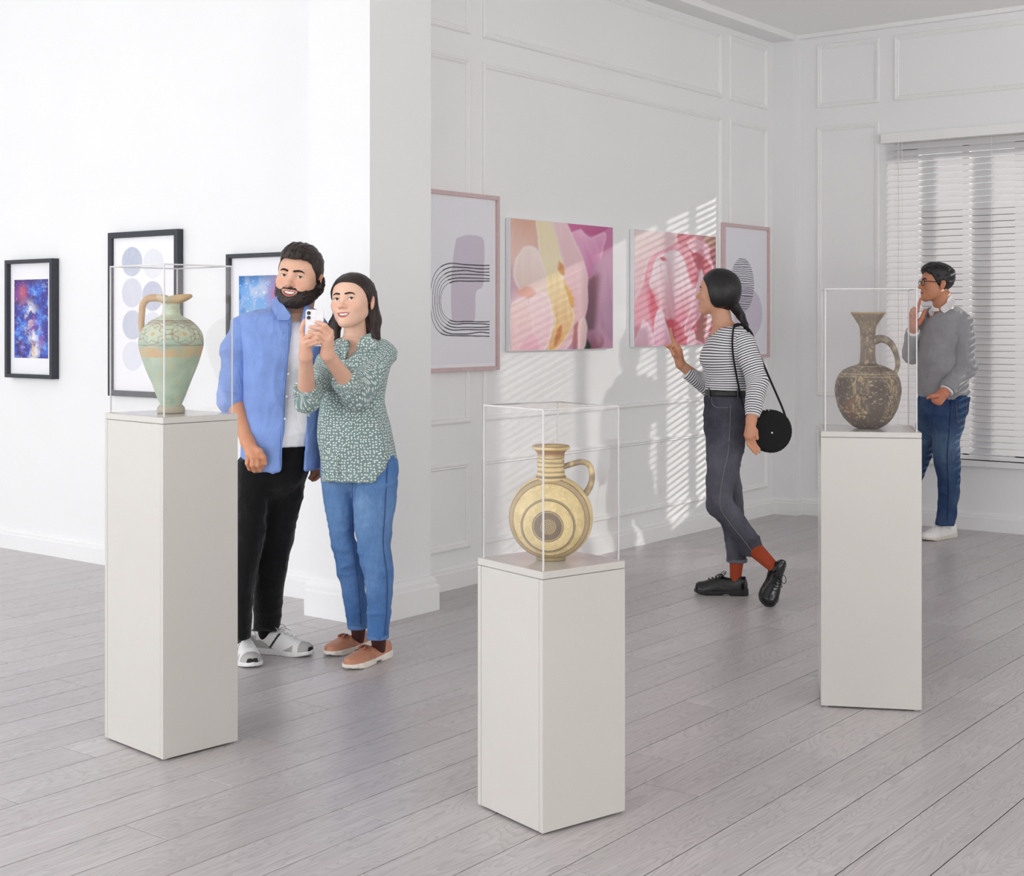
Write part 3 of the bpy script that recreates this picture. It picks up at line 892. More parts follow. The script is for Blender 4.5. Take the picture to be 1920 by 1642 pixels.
def galaxy(seed, warm, nu=90, nv=150):
    p = Paint(nu, nv, (66, 62, 150)); U = p.U
    a, b, c = n2d(U * [1, 1.8], 4, seed), n2d(U * [1, 1.8], 6, seed + 5), n2d(U * [1, 1.8], 9, seed + 9)
    p.fill((48, 40, 110), sstep(.55, .7, b)); p.fill((60, 110, 214), sstep(.45, .65, a) * .9); p.fill((120, 170, 236), sstep(.55, .72, c) * .8)
    x = U[:, 0] - (.35 + .25 * U[:, 1])
    p.fill((236, 240, 250), np.exp(-(x / .2) ** 2) * sstep(.42, .62, b) * sstep(.2, .4, U[:, 1]) * .95)
    p.fill((226, 196, 150), np.exp(-(x / .045) ** 2) * sstep(.45, .6, U[:, 1]) * sstep(.35, .5, c))
    p.fill((200, 96, 110), np.exp(-((U[:, 0] - .25) ** 2 + (U[:, 1] - .15) ** 2) / .02) * warm)
    p.fill((70, 48, 120), sstep(.15, 0, U[:, 1]) * .8); p.fill((150, 80, 150), sstep(.6, .72, n2d(U, 5, seed + 30)) * .6)
    st = vnoise(np.stack([U[:, 0] * 60, U[:, 1] * 100, U[:, 0] * 0], -1), 1, seed + 2)
    p.fill((245, 246, 255), sstep(.9, .96, st) * .9)
    return p

def watercolour(seed):
    p = Paint(90, 110, (120, 170, 226)); U = p.U
    a, b, c = n2d(U, 4, seed), n2d(U, 6, seed + 5), n2d(U, 10, seed + 9)
    p.fill((64, 130, 206), sstep(.45, .62, a)); p.fill((178, 196, 226), sstep(.5, .66, b)); p.fill((206, 150, 186), sstep(.55, .7, c) * sstep(.4, .9, U[:, 0]))
    p.fill((214, 220, 170), np.exp(-((U[:, 0] - .25) ** 2 + (U[:, 1] - .62) ** 2) / .03)); p.fill((70, 150, 170), sstep(.75, .95, U[:, 1]) * .7)
    p.fill((30, 96, 160), sstep(.12, 0, U[:, 1]) * .7); p.fill((188, 88, 130), np.exp(-((U[:, 0] - .8) ** 2 + (U[:, 1] - .2) ** 2) / .03) * .8)
    st = vnoise(np.stack([U[:, 0] * 50, U[:, 1] * 60, U[:, 0] * 0], -1), 1, seed); p.fill((245, 248, 255), sstep(.88, .95, st))
    return p

def discs():
    p = Paint(130, 220, (243, 243, 247)); U = p.U * [1, 1.72]
    tex = (n2d(U * [3, 1], 12, 4) - .5)
    for (x, y, c) in ((.30, .27, (188, 194, 212)), (.64, .30, (228, 229, 236)), (.30, .62, (210, 212, 226)), (.63, .66, (188, 193, 211)), (.31, .98, (194, 199, 216)), (.63, 1.0, (220, 222, 232)), (.31, 1.33, (224, 226, 236)), (.64, 1.34, (196, 201, 217))):
        d = np.hypot(U[:, 0] - x, U[:, 1] - y) - .165
        p.fill(np.clip(np.array(c), 0, 255), sstep(.006, -.006, d) * (1 + tex * .9))
    return p

def arches():
    p = Paint(260, 380, (232, 232, 238)); U = p.U
    bl = poly_sd(U + .0, [(.46, .235), (.62, .21), (.80, .215), (.86, .25), (.86, .40), (.84, .52), (.74, .56), (.73, .68), (.69, .745), (.44, .75), (.39, .70), (.385, .50), (.42, .33)])
    p.fill((206, 198, 212), sstep(.006, -.006, bl))
    asp = 1.42
    # nested rounded hoops, open on the right
    for j, off in enumerate((0, .028, .055, .082, .108, .128)):
        yt, yb, xl = .393 + off * .76, .832 - off * .70, .10 + off * 1.09
        X = U[:, 0] - xl; xr = .45 + .02 * j
        yc = (yt + yb) / 2; hh = (yb - yt) / 2
        wob = (vnoise(np.stack([U[:, 0] * 5, U[:, 1] * 7, U[:, 0] * 0 + j], -1), 1, j) - .5) * .012
        rr = xr - xl
        # superellipse on the left of xr, straight to the right of it
        ex = np.clip((xr - U[:, 0]) / rr, 0, None)
        q = (ex ** 2.6 + (np.abs(U[:, 1] + wob - yc) / hh) ** 2.6) ** (1 / 2.6)
        d = np.abs(q - 1) * np.where(ex > .6, rr, hh)
        p.fill((34, 34, 40), sstep(.0046, .0020, d) * (U[:, 0] < .94) * (U[:, 0] > xl - .02))
    return p

def hatch():
    p = Paint(150, 320, (232, 232, 240)); U = p.U * [1, 1.62]
    d = ((U[:, 0] - .55) / .36) ** 2 + ((U[:, 1] - 1.10) / .34) ** 2
    p.fill((208, 202, 218), sstep(1.03, .97, d))
    d2 = ((U[:, 0] - .41) / .29) ** 2 + ((U[:, 1] - .72) / .36) ** 2
    wob = (vnoise(np.stack([U[:, 0] * 4, U[:, 1] * 18, U[:, 0] * 0], -1), 1, 3) - .5) * .022
    ln = np.abs(np.mod(U[:, 1] + wob, .0275) - .01375)
    p.fill((92, 92, 104), sstep(.0075, .004, ln) * sstep(1.02, .98, d2))
    return p

def peony_cream():
    p = Paint(200, 250, (222, 186, 198)); U = p.U
    p.petal([(-.05, -.05), (.28, -.05), (.25, .14), (.22, .24), (.05, .34), (-.05, .40)], (238, 206, 196), (224, 178, 158), (.05, .3), (.15, 0), seed=1, soft=.02)
    p.petal([(.52, -.05), (1.05, -.05), (1.05, 1.05), (.55, 1.05)], (204, 126, 166), (178, 130, 158), (.75, 0), (.95, .9), seed=2, soft=.05, vein=.2)
    p.petal([(.50, -.03), (.92, -.03), (.91, .04), (.78, .08), (.66, .06), (.54, .06)], (214, 118, 164), (186, 88, 140), (.5, 0), (.95, .03), seed=3)
    p.petal([(.55, .08), (.66, .05), (.77, .10), (.92, .04), (.90, .2), (.82, .36), (.72, .44), (.62, .34)], (236, 180, 210), (206, 120, 170), (.62, .08), (.8, .42), seed=4, edge=(240, 200, 220))
    p.petal([(.78, .33), (.95, .20), (1.03, .2), (1.03, .9), (.86, .8), (.80, .6)], (196, 150, 178), (160, 116, 146), (.85, .3), (.9, .9), seed=5, soft=.03, vein=.2)
    p.petal([(.70, .45), (.85, .40), (.84, .62), (.80, .85), (.70, .82)], (146, 96, 112), (120, 88, 104), (.75, .42), (.78, .85), seed=6, soft=.04)
    p.petal([(.74, .86), (.86, .84), (.90, .96), (.82, 1.03), (.70, 1.03)], (176, 130, 156), (132, 62, 84), (.8, .85), (.85, 1.02), seed=7, soft=.02)
    p.petal([(.66, .93), (.74, .92), (.76, 1.03), (.64, 1.03)], (52, 64, 56), (40, 50, 46), (.7, .9), (.7, 1), seed=8, soft=.01)
    p.petal([(.22, -.03), (.42, -.03), (.50, .2), (.50, .45), (.40, .60), (.28, .45), (.24, .2)], (240, 226, 190), (246, 236, 206), (.35, 0), (.4, .5), seed=9, edge=(250, 244, 226))
    p.petal([(.36, -.03), (.50, -.03), (.58, .1), (.66, .22), (.72, .38), (.735, .55), (.72, .70), (.64, .86), (.55, .98), (.50, 1.03), (.42, 1.0), (.52, .7), (.50, .4), (.44, .18)], (240, 208, 212), (230, 186, 192), (.5, .05), (.6, .95), seed=10, edge=(244, 224, 226))
    p.petal([(.05, .30), (.12, .21), (.22, .22), (.30, .34), (.36, .52), (.30, .66), (.15, .62), (.04, .48)], (248, 232, 226), (240, 208, 200), (.2, .25), (.2, .65), seed=11, edge=(252, 244, 240))
    p.petal([(.33, .44), (.42, .38), (.50, .45), (.55, .58), (.60, .72), (.56, .86), (.46, .98), (.36, 1.03), (.34, .92), (.40, .76), (.34, .60)], (246, 226, 180), (224, 172, 110), (.4, .42), (.45, 1.0), seed=12, edge=(250, 236, 200), vein=.2)
    p.petal([(.44, .30), (.49, .34), (.50, .42), (.44, .38)], (226, 166, 120), (214, 150, 96), (.45, .3), (.48, .42), seed=13)
    p.petal([(.50, .44), (.56, .52), (.60, .62), (.58, .66), (.54, .58)], (232, 188, 110), (222, 170, 90), (.5, .44), (.58, .66), seed=14)
    p.petal([(.05, .55), (.16, .52), (.24, .58), (.20, .62), (.10, .60)], (232, 170, 150), (236, 184, 176), (.06, .55), (.22, .6), seed=15)
    p.petal([(.17, .62), (.26, .56), (.36, .60), (.39, .76), (.36, .92), (.28, 1.03), (.20, .9), (.19, .75)], (246, 220, 222), (240, 198, 206), (.28, .6), (.28, 1), seed=16, edge=(250, 236, 236))
    p.petal([(.00, .66), (.10, .60), (.18, .68), (.20, .85), (.12, 1.03), (-.03, 1.03)], (244, 216, 214), (238, 196, 202), (.1, .62), (.08, 1), seed=17, edge=(248, 230, 230))
    p.petal([(.10, .95), (.20, .88), (.26, 1.03), (.08, 1.03)], (240, 190, 204), (236, 180, 196), (.15, .9), (.15, 1), seed=18)
    p.petal([(.60, .82), (.64, .78), (.655, .88), (.61, .99), (.585, 1.0)], (190, 118, 116), (168, 96, 100), (.62, .8), (.6, 1), seed=19)
    p.petal([(.655, .78), (.70, .74), (.735, .84), (.70, .97), (.64, 1.03), (.63, .98)], (240, 210, 206), (226, 186, 188), (.69, .75), (.66, 1), seed=20, edge=(246, 226, 224))
    p.petal([(.43, .84), (.47, .80), (.46, .92), (.40, .97)], (206, 130, 66), (196, 120, 66), (.45, .8), (.42, .96), seed=21, soft=.012)
    return p

def peony_pink():
    p = Paint(190, 250, (226, 160, 176)); U = p.U
    p.petal([(-.05, -.05), (.52, -.05), (.48, .08), (.30, .16), (.16, .26), (.08, .5), (-.05, .6)], (236, 218, 216), (228, 186, 196), (.1, .05), (.3, .35), seed=1, soft=.02, edge=(240, 228, 228))
    p.petal([(.50, -.05), (.80, -.05), (.68, .06), (.62, .12), (.52, .10)], (206, 120, 132), (216, 150, 160), (.6, 0), (.7, .1), seed=2)
    p.petal([(.76, -.05), (1.05, -.05), (1.05, .10), (.95, .11), (.86, .05)], (170, 128, 112), (196, 150, 144), (.95, 0), (.8, .05), seed=3)
    p.petal([(.12, .40), (.20, .22), (.36, .14), (.55, .11), (.72, .16), (.90, .26), (.98, .36), (1.05, .5), (1.05, 1.05), (.3, 1.05), (.2, .8), (.13, .6)], (230, 166, 182), (206, 104, 124), (.4, .2), (.7, .9), seed=4, vein=.25, soft=.015)
    p.petal([(.66, .14), (.80, .17), (.92, .26), (.98, .40), (.96, .52), (.86, .45), (.78, .34), (.70, .22)], (196, 96, 110), (206, 116, 130), (.72, .16), (.95, .5), seed=5)
    p.petal([(.62, .08), (.74, .04), (.88, .08), (.97, .18), (1.0, .30), (.92, .25), (.84, .12), (.72, .15), (.66, .12)], (236, 188, 200), (230, 172, 188), (.65, .08), (.95, .25), seed=6, edge=(244, 214, 220))
    p.petal([(.92, .12), (1.05, .10), (1.05, .35), (.97, .28)], (176, 106, 112), (150, 92, 98), (.92, .12), (1, .3), seed=7)
    p.petal([(.20, .36), (.24, .24), (.34, .18), (.48, .16), (.58, .22), (.64, .34), (.70, .46), (.70, .60), (.62, .78), (.52, .84), (.36, .74), (.22, .60), (.17, .48)], (236, 218, 224), (222, 136, 156), (.38, .25), (.5, .85), seed=8, edge=(240, 222, 228), vein=.3)
    p.petal([(.58, .20), (.66, .16), (.72, .28), (.78, .40), (.72, .47), (.66, .42)], (226, 150, 166), (212, 116, 134), (.6, .2), (.75, .45), seed=9, edge=(240, 190, 200))
    p.petal([(.78, .37), (.80, .32), (.84, .42), (.86, .56), (.80, .72), (.72, .82), (.62, .92), (.60, .84), (.66, .68), (.72, .50)], (240, 214, 222), (222, 150, 168), (.8, .38), (.66, .85), seed=10, edge=(246, 228, 232))
    p.petal([(.17, .50), (.24, .58), (.28, .72), (.22, .86), (.18, .72)], (206, 70, 96), (222, 120, 140), (.18, .52), (.25, .8), seed=11, soft=.03)
    p.petal([(.34, .76), (.46, .76), (.56, .86), (.58, 1.05), (.42, 1.05), (.36, .9)], (204, 86, 104), (196, 96, 112), (.4, .78), (.5, 1), seed=12, soft=.02)
    p.petal([(.05, .84), (.10, .78), (.18, .86), (.22, 1.05), (.0, 1.05)], (236, 206, 220), (226, 178, 196), (.1, .8), (.1, 1), seed=13, edge=(242, 220, 228))
    p.petal([(.22, .82), (.26, .71), (.32, .70), (.37, .80), (.42, .93), (.44, 1.05), (.22, 1.05)], (238, 212, 224), (228, 170, 190), (.3, .72), (.32, 1), seed=14, edge=(244, 226, 232))
    p.petal([(.80, .74), (.92, .66), (.90, .80), (.84, .96), (.74, 1.0), (.76, .85)], (166, 106, 100), (186, 124, 120), (.85, .68), (.8, .95), seed=15, soft=.012)
    p.petal([(.90, .68), (.96, .66), (.94, .80), (.87, .94), (.84, .96), (.88, .80)], (246, 224, 228), (232, 186, 196), (.93, .68), (.86, .95), seed=16)
    p.petal([(.60, 1.05), (.64, .92), (.72, .88), (.74, .95), (.82, 1.0), (.84, 1.05)], (236, 196, 208), (226, 172, 188), (.66, .9), (.72, 1), seed=17, edge=(244, 218, 226))
    p.petal([(.29, .225), (.34, .215), (.37, .245), (.32, .255)], (200, 84, 104), (206, 100, 120), (.3, .22), (.36, .25), seed=18)
    return p

picture('framed_galaxy_painting', 'narrow black frame with violet galaxy painting, leftmost on the wall', 'picture', 'L', 7.345, 7.835, 1.066, 1.79, .052, .024, M['black_frame'], galaxy(3, .9), (.115, .09, .145, .145), 'pictures on the left wall')
picture('framed_disc_print', 'tall black frame with pale blue discs behind the green jug', 'picture', 'L', 6.20, 6.82, .985, 1.922, .04, .033, M['black_frame'], discs(), None, 'pictures on the left wall')
picture('framed_watercolour', 'black frame with blue watercolour behind the bearded man', 'picture', 'L', 5.28, 5.80, 1.05, 1.77, .045, .022, M['black_frame'], watercolour(8), (.12, .12, .14, .14), 'pictures on the left wall')
picture('framed_arch_print', 'rose wood frame with lilac shape and black arch lines beside the pillar', 'picture', 'B', 5.46, 6.127, 1.147, 2.098, .036, .022, M['pink_frame'], arches(), (.03, .03, .02, .02), 'pictures on the panelled wall')
picture('peony_canvas', 'square canvas of cream and yellow peony petals', 'canvas', 'B', 6.218, 7.25, 1.246, 1.988, .035, 0, None, peony_cream(), None, 'pictures on the panelled wall')
picture('peony_canvas', 'square canvas of a deep pink peony beside the striped-shirt woman', 'canvas', 'B', 7.488, 8.523, 1.252, 1.99, .035, 0, None, peony_pink(), None, 'pictures on the panelled wall')
picture('framed_hatched_print', 'rose wood frame with hatched oval print, rightmost on the panelled wall', 'picture', 'B', 8.634, 9.32, 1.15, 2.093, .036, .024, M['pink_frame'], hatch(), (.03, .03, .02, .02), 'pictures on the panelled wall')
# ------------------------------------------------------------------ signed-distance modelling for figures (camera-aligned metres)
def cone(a, b, ra, rb=None, fl=None):
    """tapered capsule; fl=(axis vector, factor) squeezes it along an axis"""
    a, b = np.asarray(a, float), np.asarray(b, float); rb = ra if rb is None else rb
    ab = b - a; L2 = ab @ ab + 1e-12; m = max(ra, rb)
    def f(X, Y, Z):
        x, y, z = X - a[0], Y - a[1], Z - a[2]
        t = np.clip((x * ab[0] + y * ab[1] + z * ab[2]) / L2, 0, 1)
        dx, dy, dz = x - t * ab[0], y - t * ab[1], z - t * ab[2]
        if fl is not None:
            n, s = fl
            q = (dx * n[0] + dy * n[1] + dz * n[2]) * (1 / s - 1)
            dx, dy, dz = dx + q * n[0], dy + q * n[1], dz + q * n[2]
        return np.sqrt(dx * dx + dy * dy + dz * dz) - (ra + (rb - ra) * t)
    return f, np.minimum(a, b) - m, np.maximum(a, b) + m

def ell(c, r, R=None):
    c, r = np.asarray(c, float), np.asarray(r, float) * np.ones(3)
    def f(X, Y, Z):
        x, y, z = X - c[0], Y - c[1], Z - c[2]
        if R is not None:
            x, y, z = (R[0][0] * x + R[1][0] * y + R[2][0] * z, R[0][1] * x + R[1][1] * y + R[2][1] * z, R[0][2] * x + R[1][2] * y + R[2][2] * z)
        k0 = np.sqrt((x / r[0]) ** 2 + (y / r[1]) ** 2 + (z / r[2]) ** 2)
        k1 = np.sqrt((x / r[0] ** 2) ** 2 + (y / r[1] ** 2) ** 2 + (z / r[2] ** 2) ** 2) + 1e-9
        return k0 * (k0 - 1) / k1
    m = r.max() if R is not None else r
    return f, c - m, c + m

def loft(rows, D, off=0.0, n=2.3, round_top=.0, open_ends=False):
    """upright limb or torso from its outline in the photo: rows (py, px_left, px_right, half_depth, depth_offset)"""
    R = np.array(rows, float)
    d = D + R[:, 4]
    z = CAM_H - (R[:, 0] - HORIZON) / FOC * d
    xl, xr = (R[:, 1] - 960) / FOC * d, (R[:, 2] - 960) / FOC * d
    T = np.stack([z, (xl + xr) / 2, (xr - xl) / 2 + off, d, R[:, 3] + off], -1)
    T = catmull(T, 6); T = T[np.argsort(T[:, 0])]
    z0, z1 = T[0, 0] - off * .3, T[-1, 0] + off * .3
    def f(X, Y, Z):
        zc = np.clip(Z, z0, z1)
        cx, hw, cy, hd = [np.interp(zc.ravel(), T[:, 0], T[:, j]).reshape(np.shape(zc)) for j in (1, 2, 3, 4)]
        q = (np.abs((X - cx) / hw) ** n + np.abs((Y - cy) / hd) ** n + 1e-12) ** (1 / n)
        dd = (q - 1) * np.minimum(hw, hd)
        return np.maximum(dd, np.maximum(Z - z1, z0 - Z))
    lo = np.array([(T[:, 1] - T[:, 2]).min(), (T[:, 3] - T[:, 4]).min(), z0]); hi = np.array([(T[:, 1] + T[:, 2]).max(), (T[:, 3] + T[:, 4]).max(), z1])
    return f, lo, hi

def slot(rows, D, y_front):
    """front opening between two photo edges: rows (py, px_left, px_right), in front of depth y_front"""
    R = np.array(rows, float); z = CAM_H - (R[:, 0] - HORIZON) / FOC * (D - .1)
    a, b = (R[:, 1] - 960) / FOC * (D - .1), (R[:, 2] - 960) / FOC * (D - .1); o = np.argsort(z)
    z, a, b = z[o], a[o], b[o]
    def f(X, Y, Z):
        zz = np.ravel(Z)
        l, r = np.interp(zz, z, a).reshape(np.shape(Z)), np.interp(zz, z, b).reshape(np.shape(Z))
        return np.maximum(np.maximum(np.maximum(l - X, X - r), Y - y_front), np.maximum(z[0] - Z, Z - z[-1]))
    return f, np.array([a.min(), y_front - .5, z[0]]), np.array([b.max(), y_front, z[-1]])

def add_wrinkle(m, scale=(14, 14, 8), strength=.5, dist=.02):
    """cloth creases as relief on top of a material's own weave"""
    nt = m.node_tree; b = nt.nodes['Principled BSDF']
    tc = nd(nt, 'ShaderNodeTexCoord'); mp = nd(nt, 'ShaderNodeMapping'); mp.inputs['Scale'].default_value = scale; mp.inputs['Rotation'].default_value = (.35, .3, .5)
    nt.links.new(tc.outputs['Object'], mp.inputs['Vector'])
    n = nd(nt, 'ShaderNodeTexNoise'); n.inputs['Scale'].default_value = 1.0; n.inputs['Detail'].default_value = 2.5; n.inputs['Roughness'].default_value = .45; n.inputs['Distortion'].default_value = 1.2
    nt.links.new(mp.outputs[0], n.inputs['Vector'])
    sb = nd(nt, 'ShaderNodeMath', operation='SUBTRACT'); sb.inputs[1].default_value = .5; nt.links.new(n.outputs['Fac'], sb.inputs[0])
    ab = nd(nt, 'ShaderNodeMath', operation='ABSOLUTE'); nt.links.new(sb.outputs[0], ab.inputs[0])
    bp = nd(nt, 'ShaderNodeBump'); bp.inputs['Strength'].default_value = strength; bp.inputs['Distance'].default_value = dist
    nt.links.new(ab.outputs[0], bp.inputs['Height'])
    if b.inputs['Normal'].links: nt.links.new(b.inputs['Normal'].links[0].from_socket, bp.inputs['Normal'])
    nt.links.new(bp.outputs['Normal'], b.inputs['Normal'])
    return m

def halfspace(p, n):
    p, n = np.asarray(p, float), np.asarray(n, float); n = n / np.linalg.norm(n)
    return (lambda X, Y, Z: (X - p[0]) * n[0] + (Y - p[1]) * n[1] + (Z - p[2]) * n[2]), np.full(3, -1e3), np.full(3, 1e3)

def off(prim, o):
    f, lo, hi = prim
    return (lambda X, Y, Z: f(X, Y, Z) - o), lo - o, hi + o

def smin(a, b, k):
    if k <= 0: return np.minimum(a, b)
    h = np.clip(.5 + .5 * (b - a) / k, 0, 1)
    return b + (a - b) * h - k * h * (1 - h)

def smax(a, b, k): return -smin(-a, -b, k)

def ev(prims, X, Y, Z):
    d = np.full(np.broadcast(X, Y, Z).shape, 1.0)
    for (f, lo, hi), k, op in prims:
        v = f(X, Y, Z)
        d = smin(d, v, k) if op == 'u' else smax(d, -v, k) if op == 's' else smax(d, v, k)
    return d

def U_(p, k=.02): return (p, k, 'u')
def S_(p, k=.005): return (p, k, 's')
def I_(p, k=.005): return (p, k, 'i')

def nets(A, lo, vox):
    """naive surface nets"""
    ins = A < 0
    n = np.array(A.shape)
    cnt = np.zeros(n - 1, dtype=np.int8)
    for dx in (0, 1):
        for dy in (0, 1):
            for dz in (0, 1):
                cnt += ins[dx:n[0] - 1 + dx, dy:n[1] - 1 + dy, dz:n[2] - 1 + dz]
    act = (cnt > 0) & (cnt < 8)
    I = np.argwhere(act)
    idx = np.full(n - 1, -1, dtype=np.int64); idx[act] = np.arange(len(I))
    cor = np.array([(dx, dy, dz) for dx in (0, 1) for dy in (0, 1) for dz in (0, 1)])
    val = np.stack([A[I[:, 0] + c[0], I[:, 1] + c[1], I[:, 2] + c[2]] for c in cor], 1)
    acc = np.zeros((len(I), 3)); num = np.zeros(len(I))
    for a in range(8):
        for b in range(a + 1, 8):
            if np.abs(cor[a] - cor[b]).sum() != 1: continue
            va, vb = val[:, a], val[:, b]; m = (va < 0) != (vb < 0)
            t = np.where(m, va / np.where(m, va - vb, 1), 0)
            acc += np.where(m[:, None], cor[a] + t[:, None] * (cor[b] - cor[a]), 0); num += m
    V = (I + acc / num[:, None]) * vox + lo
    F = []
    for ax in range(3):
        sl0 = [slice(None)] * 3; sl1 = [slice(None)] * 3
        sl0[ax] = slice(0, -1); sl1[ax] = slice(1, None)
        ch = ins[tuple(sl0)] != ins[tuple(sl1)]
        E = np.argwhere(ch)
        u, v = (ax + 1) % 3, (ax + 2) % 3
        E = E[(E[:, u] > 0) & (E[:, v] > 0) & (E[:, u] < n[u] - 1) & (E[:, v] < n[v] - 1)]
        q = []
        for du, dv in ((0, 0), (-1, 0), (-1, -1), (0, -1)):
            e = E.copy(); e[:, u] += du; e[:, v] += dv
            q.append(idx[e[:, 0], e[:, 1], e[:, 2]])
        q = np.stack(q, 1)
        fl = ins[E[:, 0], E[:, 1], E[:, 2]]
        q[~fl] = q[~fl][:, ::-1]
        F.append(q)
    F = np.vstack(F)
    return V, F[(F >= 0).all(1)]

def vnormals(V, F):
    n = np.cross(V[F[:, 2]] - V[F[:, 0]], V[F[:, 3]] - V[F[:, 1]])
    N = np.zeros_like(V)
    for j in range(4):
        for c in range(3): N[:, c] += np.bincount(F[:, j], n[:, c], len(V))
    return N / (np.linalg.norm(N, axis=1)[:, None] + 1e-12)

def relax(V, F, it=1, lam=.5):
    for _ in range(it):
        S = np.zeros_like(V); w = np.zeros(len(V))
        for a, b in ((0, 1), (1, 2), (2, 3), (3, 0), (1, 0), (2, 1), (3, 2), (0, 3)):
            for c in range(3): S[:, c] += np.bincount(F[:, a], V[F[:, b], c], len(V))
            w += np.bincount(F[:, a], minlength=len(V))
        V = V + lam * (S / np.maximum(w, 1)[:, None] - V)
    return V

def sculpt(prims, vox, pad=.012, it=1, keep=None):
    """mesh of a list of primitives (union bounds come from the 'u' entries)"""
    lo = np.min([p[0][1] for p in prims if p[2] == 'u'], 0) - pad; hi = np.max([p[0][2] for p in prims if p[2] == 'u'], 0) + pad
    if keep is not None: lo, hi = np.maximum(lo, keep[0]), np.minimum(hi, keep[1])
    n = np.ceil((hi - lo) / vox).astype(int) + 1
    G = [lo[a] + np.arange(n[a]) * vox for a in range(3)]
    A = np.full(n, 1.0)
    for (f, l, h), k, op in prims:
        i0 = np.clip(np.floor((l - k - 3 * vox - lo) / vox).astype(int), 0, n); i1 = np.clip(np.ceil((h + k + 3 * vox - lo) / vox).astype(int) + 1, 0, n)
        if op == 'i': i0, i1 = np.zeros(3, int), n
        if (i1 <= i0).any(): continue
        sl = tuple(slice(i0[a], i1[a]) for a in range(3))
        v = f(G[0][sl[0]][:, None, None] + np.zeros((1, 1, 1)), G[1][sl[1]][None, :, None], G[2][sl[2]][None, None, :])
        v = np.broadcast_to(v, A[sl].shape)
        A[sl] = smin(A[sl], v, k) if op == 'u' else smax(A[sl], -v, k) if op == 's' else smax(A[sl], v, k)
    V, F = nets(A, lo, vox)
    return (relax(V, F, it) if it else V), F

def surf(prims, px, py, d0, d1):
    """first hit of the viewing ray through a photo pixel with a figure's surface"""
    ds = np.linspace(d0, d1, 400)
    P = np.stack([(px - 960) / FOC * ds, ds, CAM_H - (py - HORIZON) / FOC * ds], -1)
    v = ev(prims, P[:, 0], P[:, 1], P[:, 2])
    h = np.argmax(v < 0)
    return P[h] if v[h] < 0 else P[len(P) // 2]

def folds(V, F, amp, freq=(9, 9, 5), seed=0, warp=.6):
    """cloth folds: displace along the normals by ridged noise"""
    N = vnormals(V, F)
    q = V * np.array(freq)
    q = q + warp * np.stack([vnoise(V, 7, seed + 1), vnoise(V, 7, seed + 2), vnoise(V, 7, seed + 3)], -1)
    r = 1 - np.abs(2 * vnoise(q, 1, seed) - 1)
    r2 = 1 - np.abs(2 * vnoise(q * 2.1, 1, seed + 9) - 1)
    return V + N * ((r ** 2 - .4) + .45 * (r2 ** 2 - .4))[:, None] * amp

def person_obj(name, V, F, mat, parent, **kw):
    kw.setdefault('smooth', True)
    return obj(name, c2w(V), F, mat, parent, **kw)

# ------------------------------------------------------------------ head
def frame_of(yaw, pitch, roll):
    """columns: the person's right, forward, up. yaw>0 turns towards the left of the photo"""
    a, p, r = math.radians(yaw), math.radians(pitch), math.radians(roll)
    fwd = np.array([-math.sin(a) * math.cos(p), -math.cos(a) * math.cos(p), math.sin(p)])
    up0 = np.array([0, 0, 1.0]); rt = np.cross(fwd, up0); rt /= np.linalg.norm(rt); up = np.cross(rt, fwd)
    rt2 = math.cos(r) * rt + math.sin(r) * up; up2 = -math.sin(r) * rt + math.cos(r) * up
    return np.stack([rt2, fwd, up2], 1)

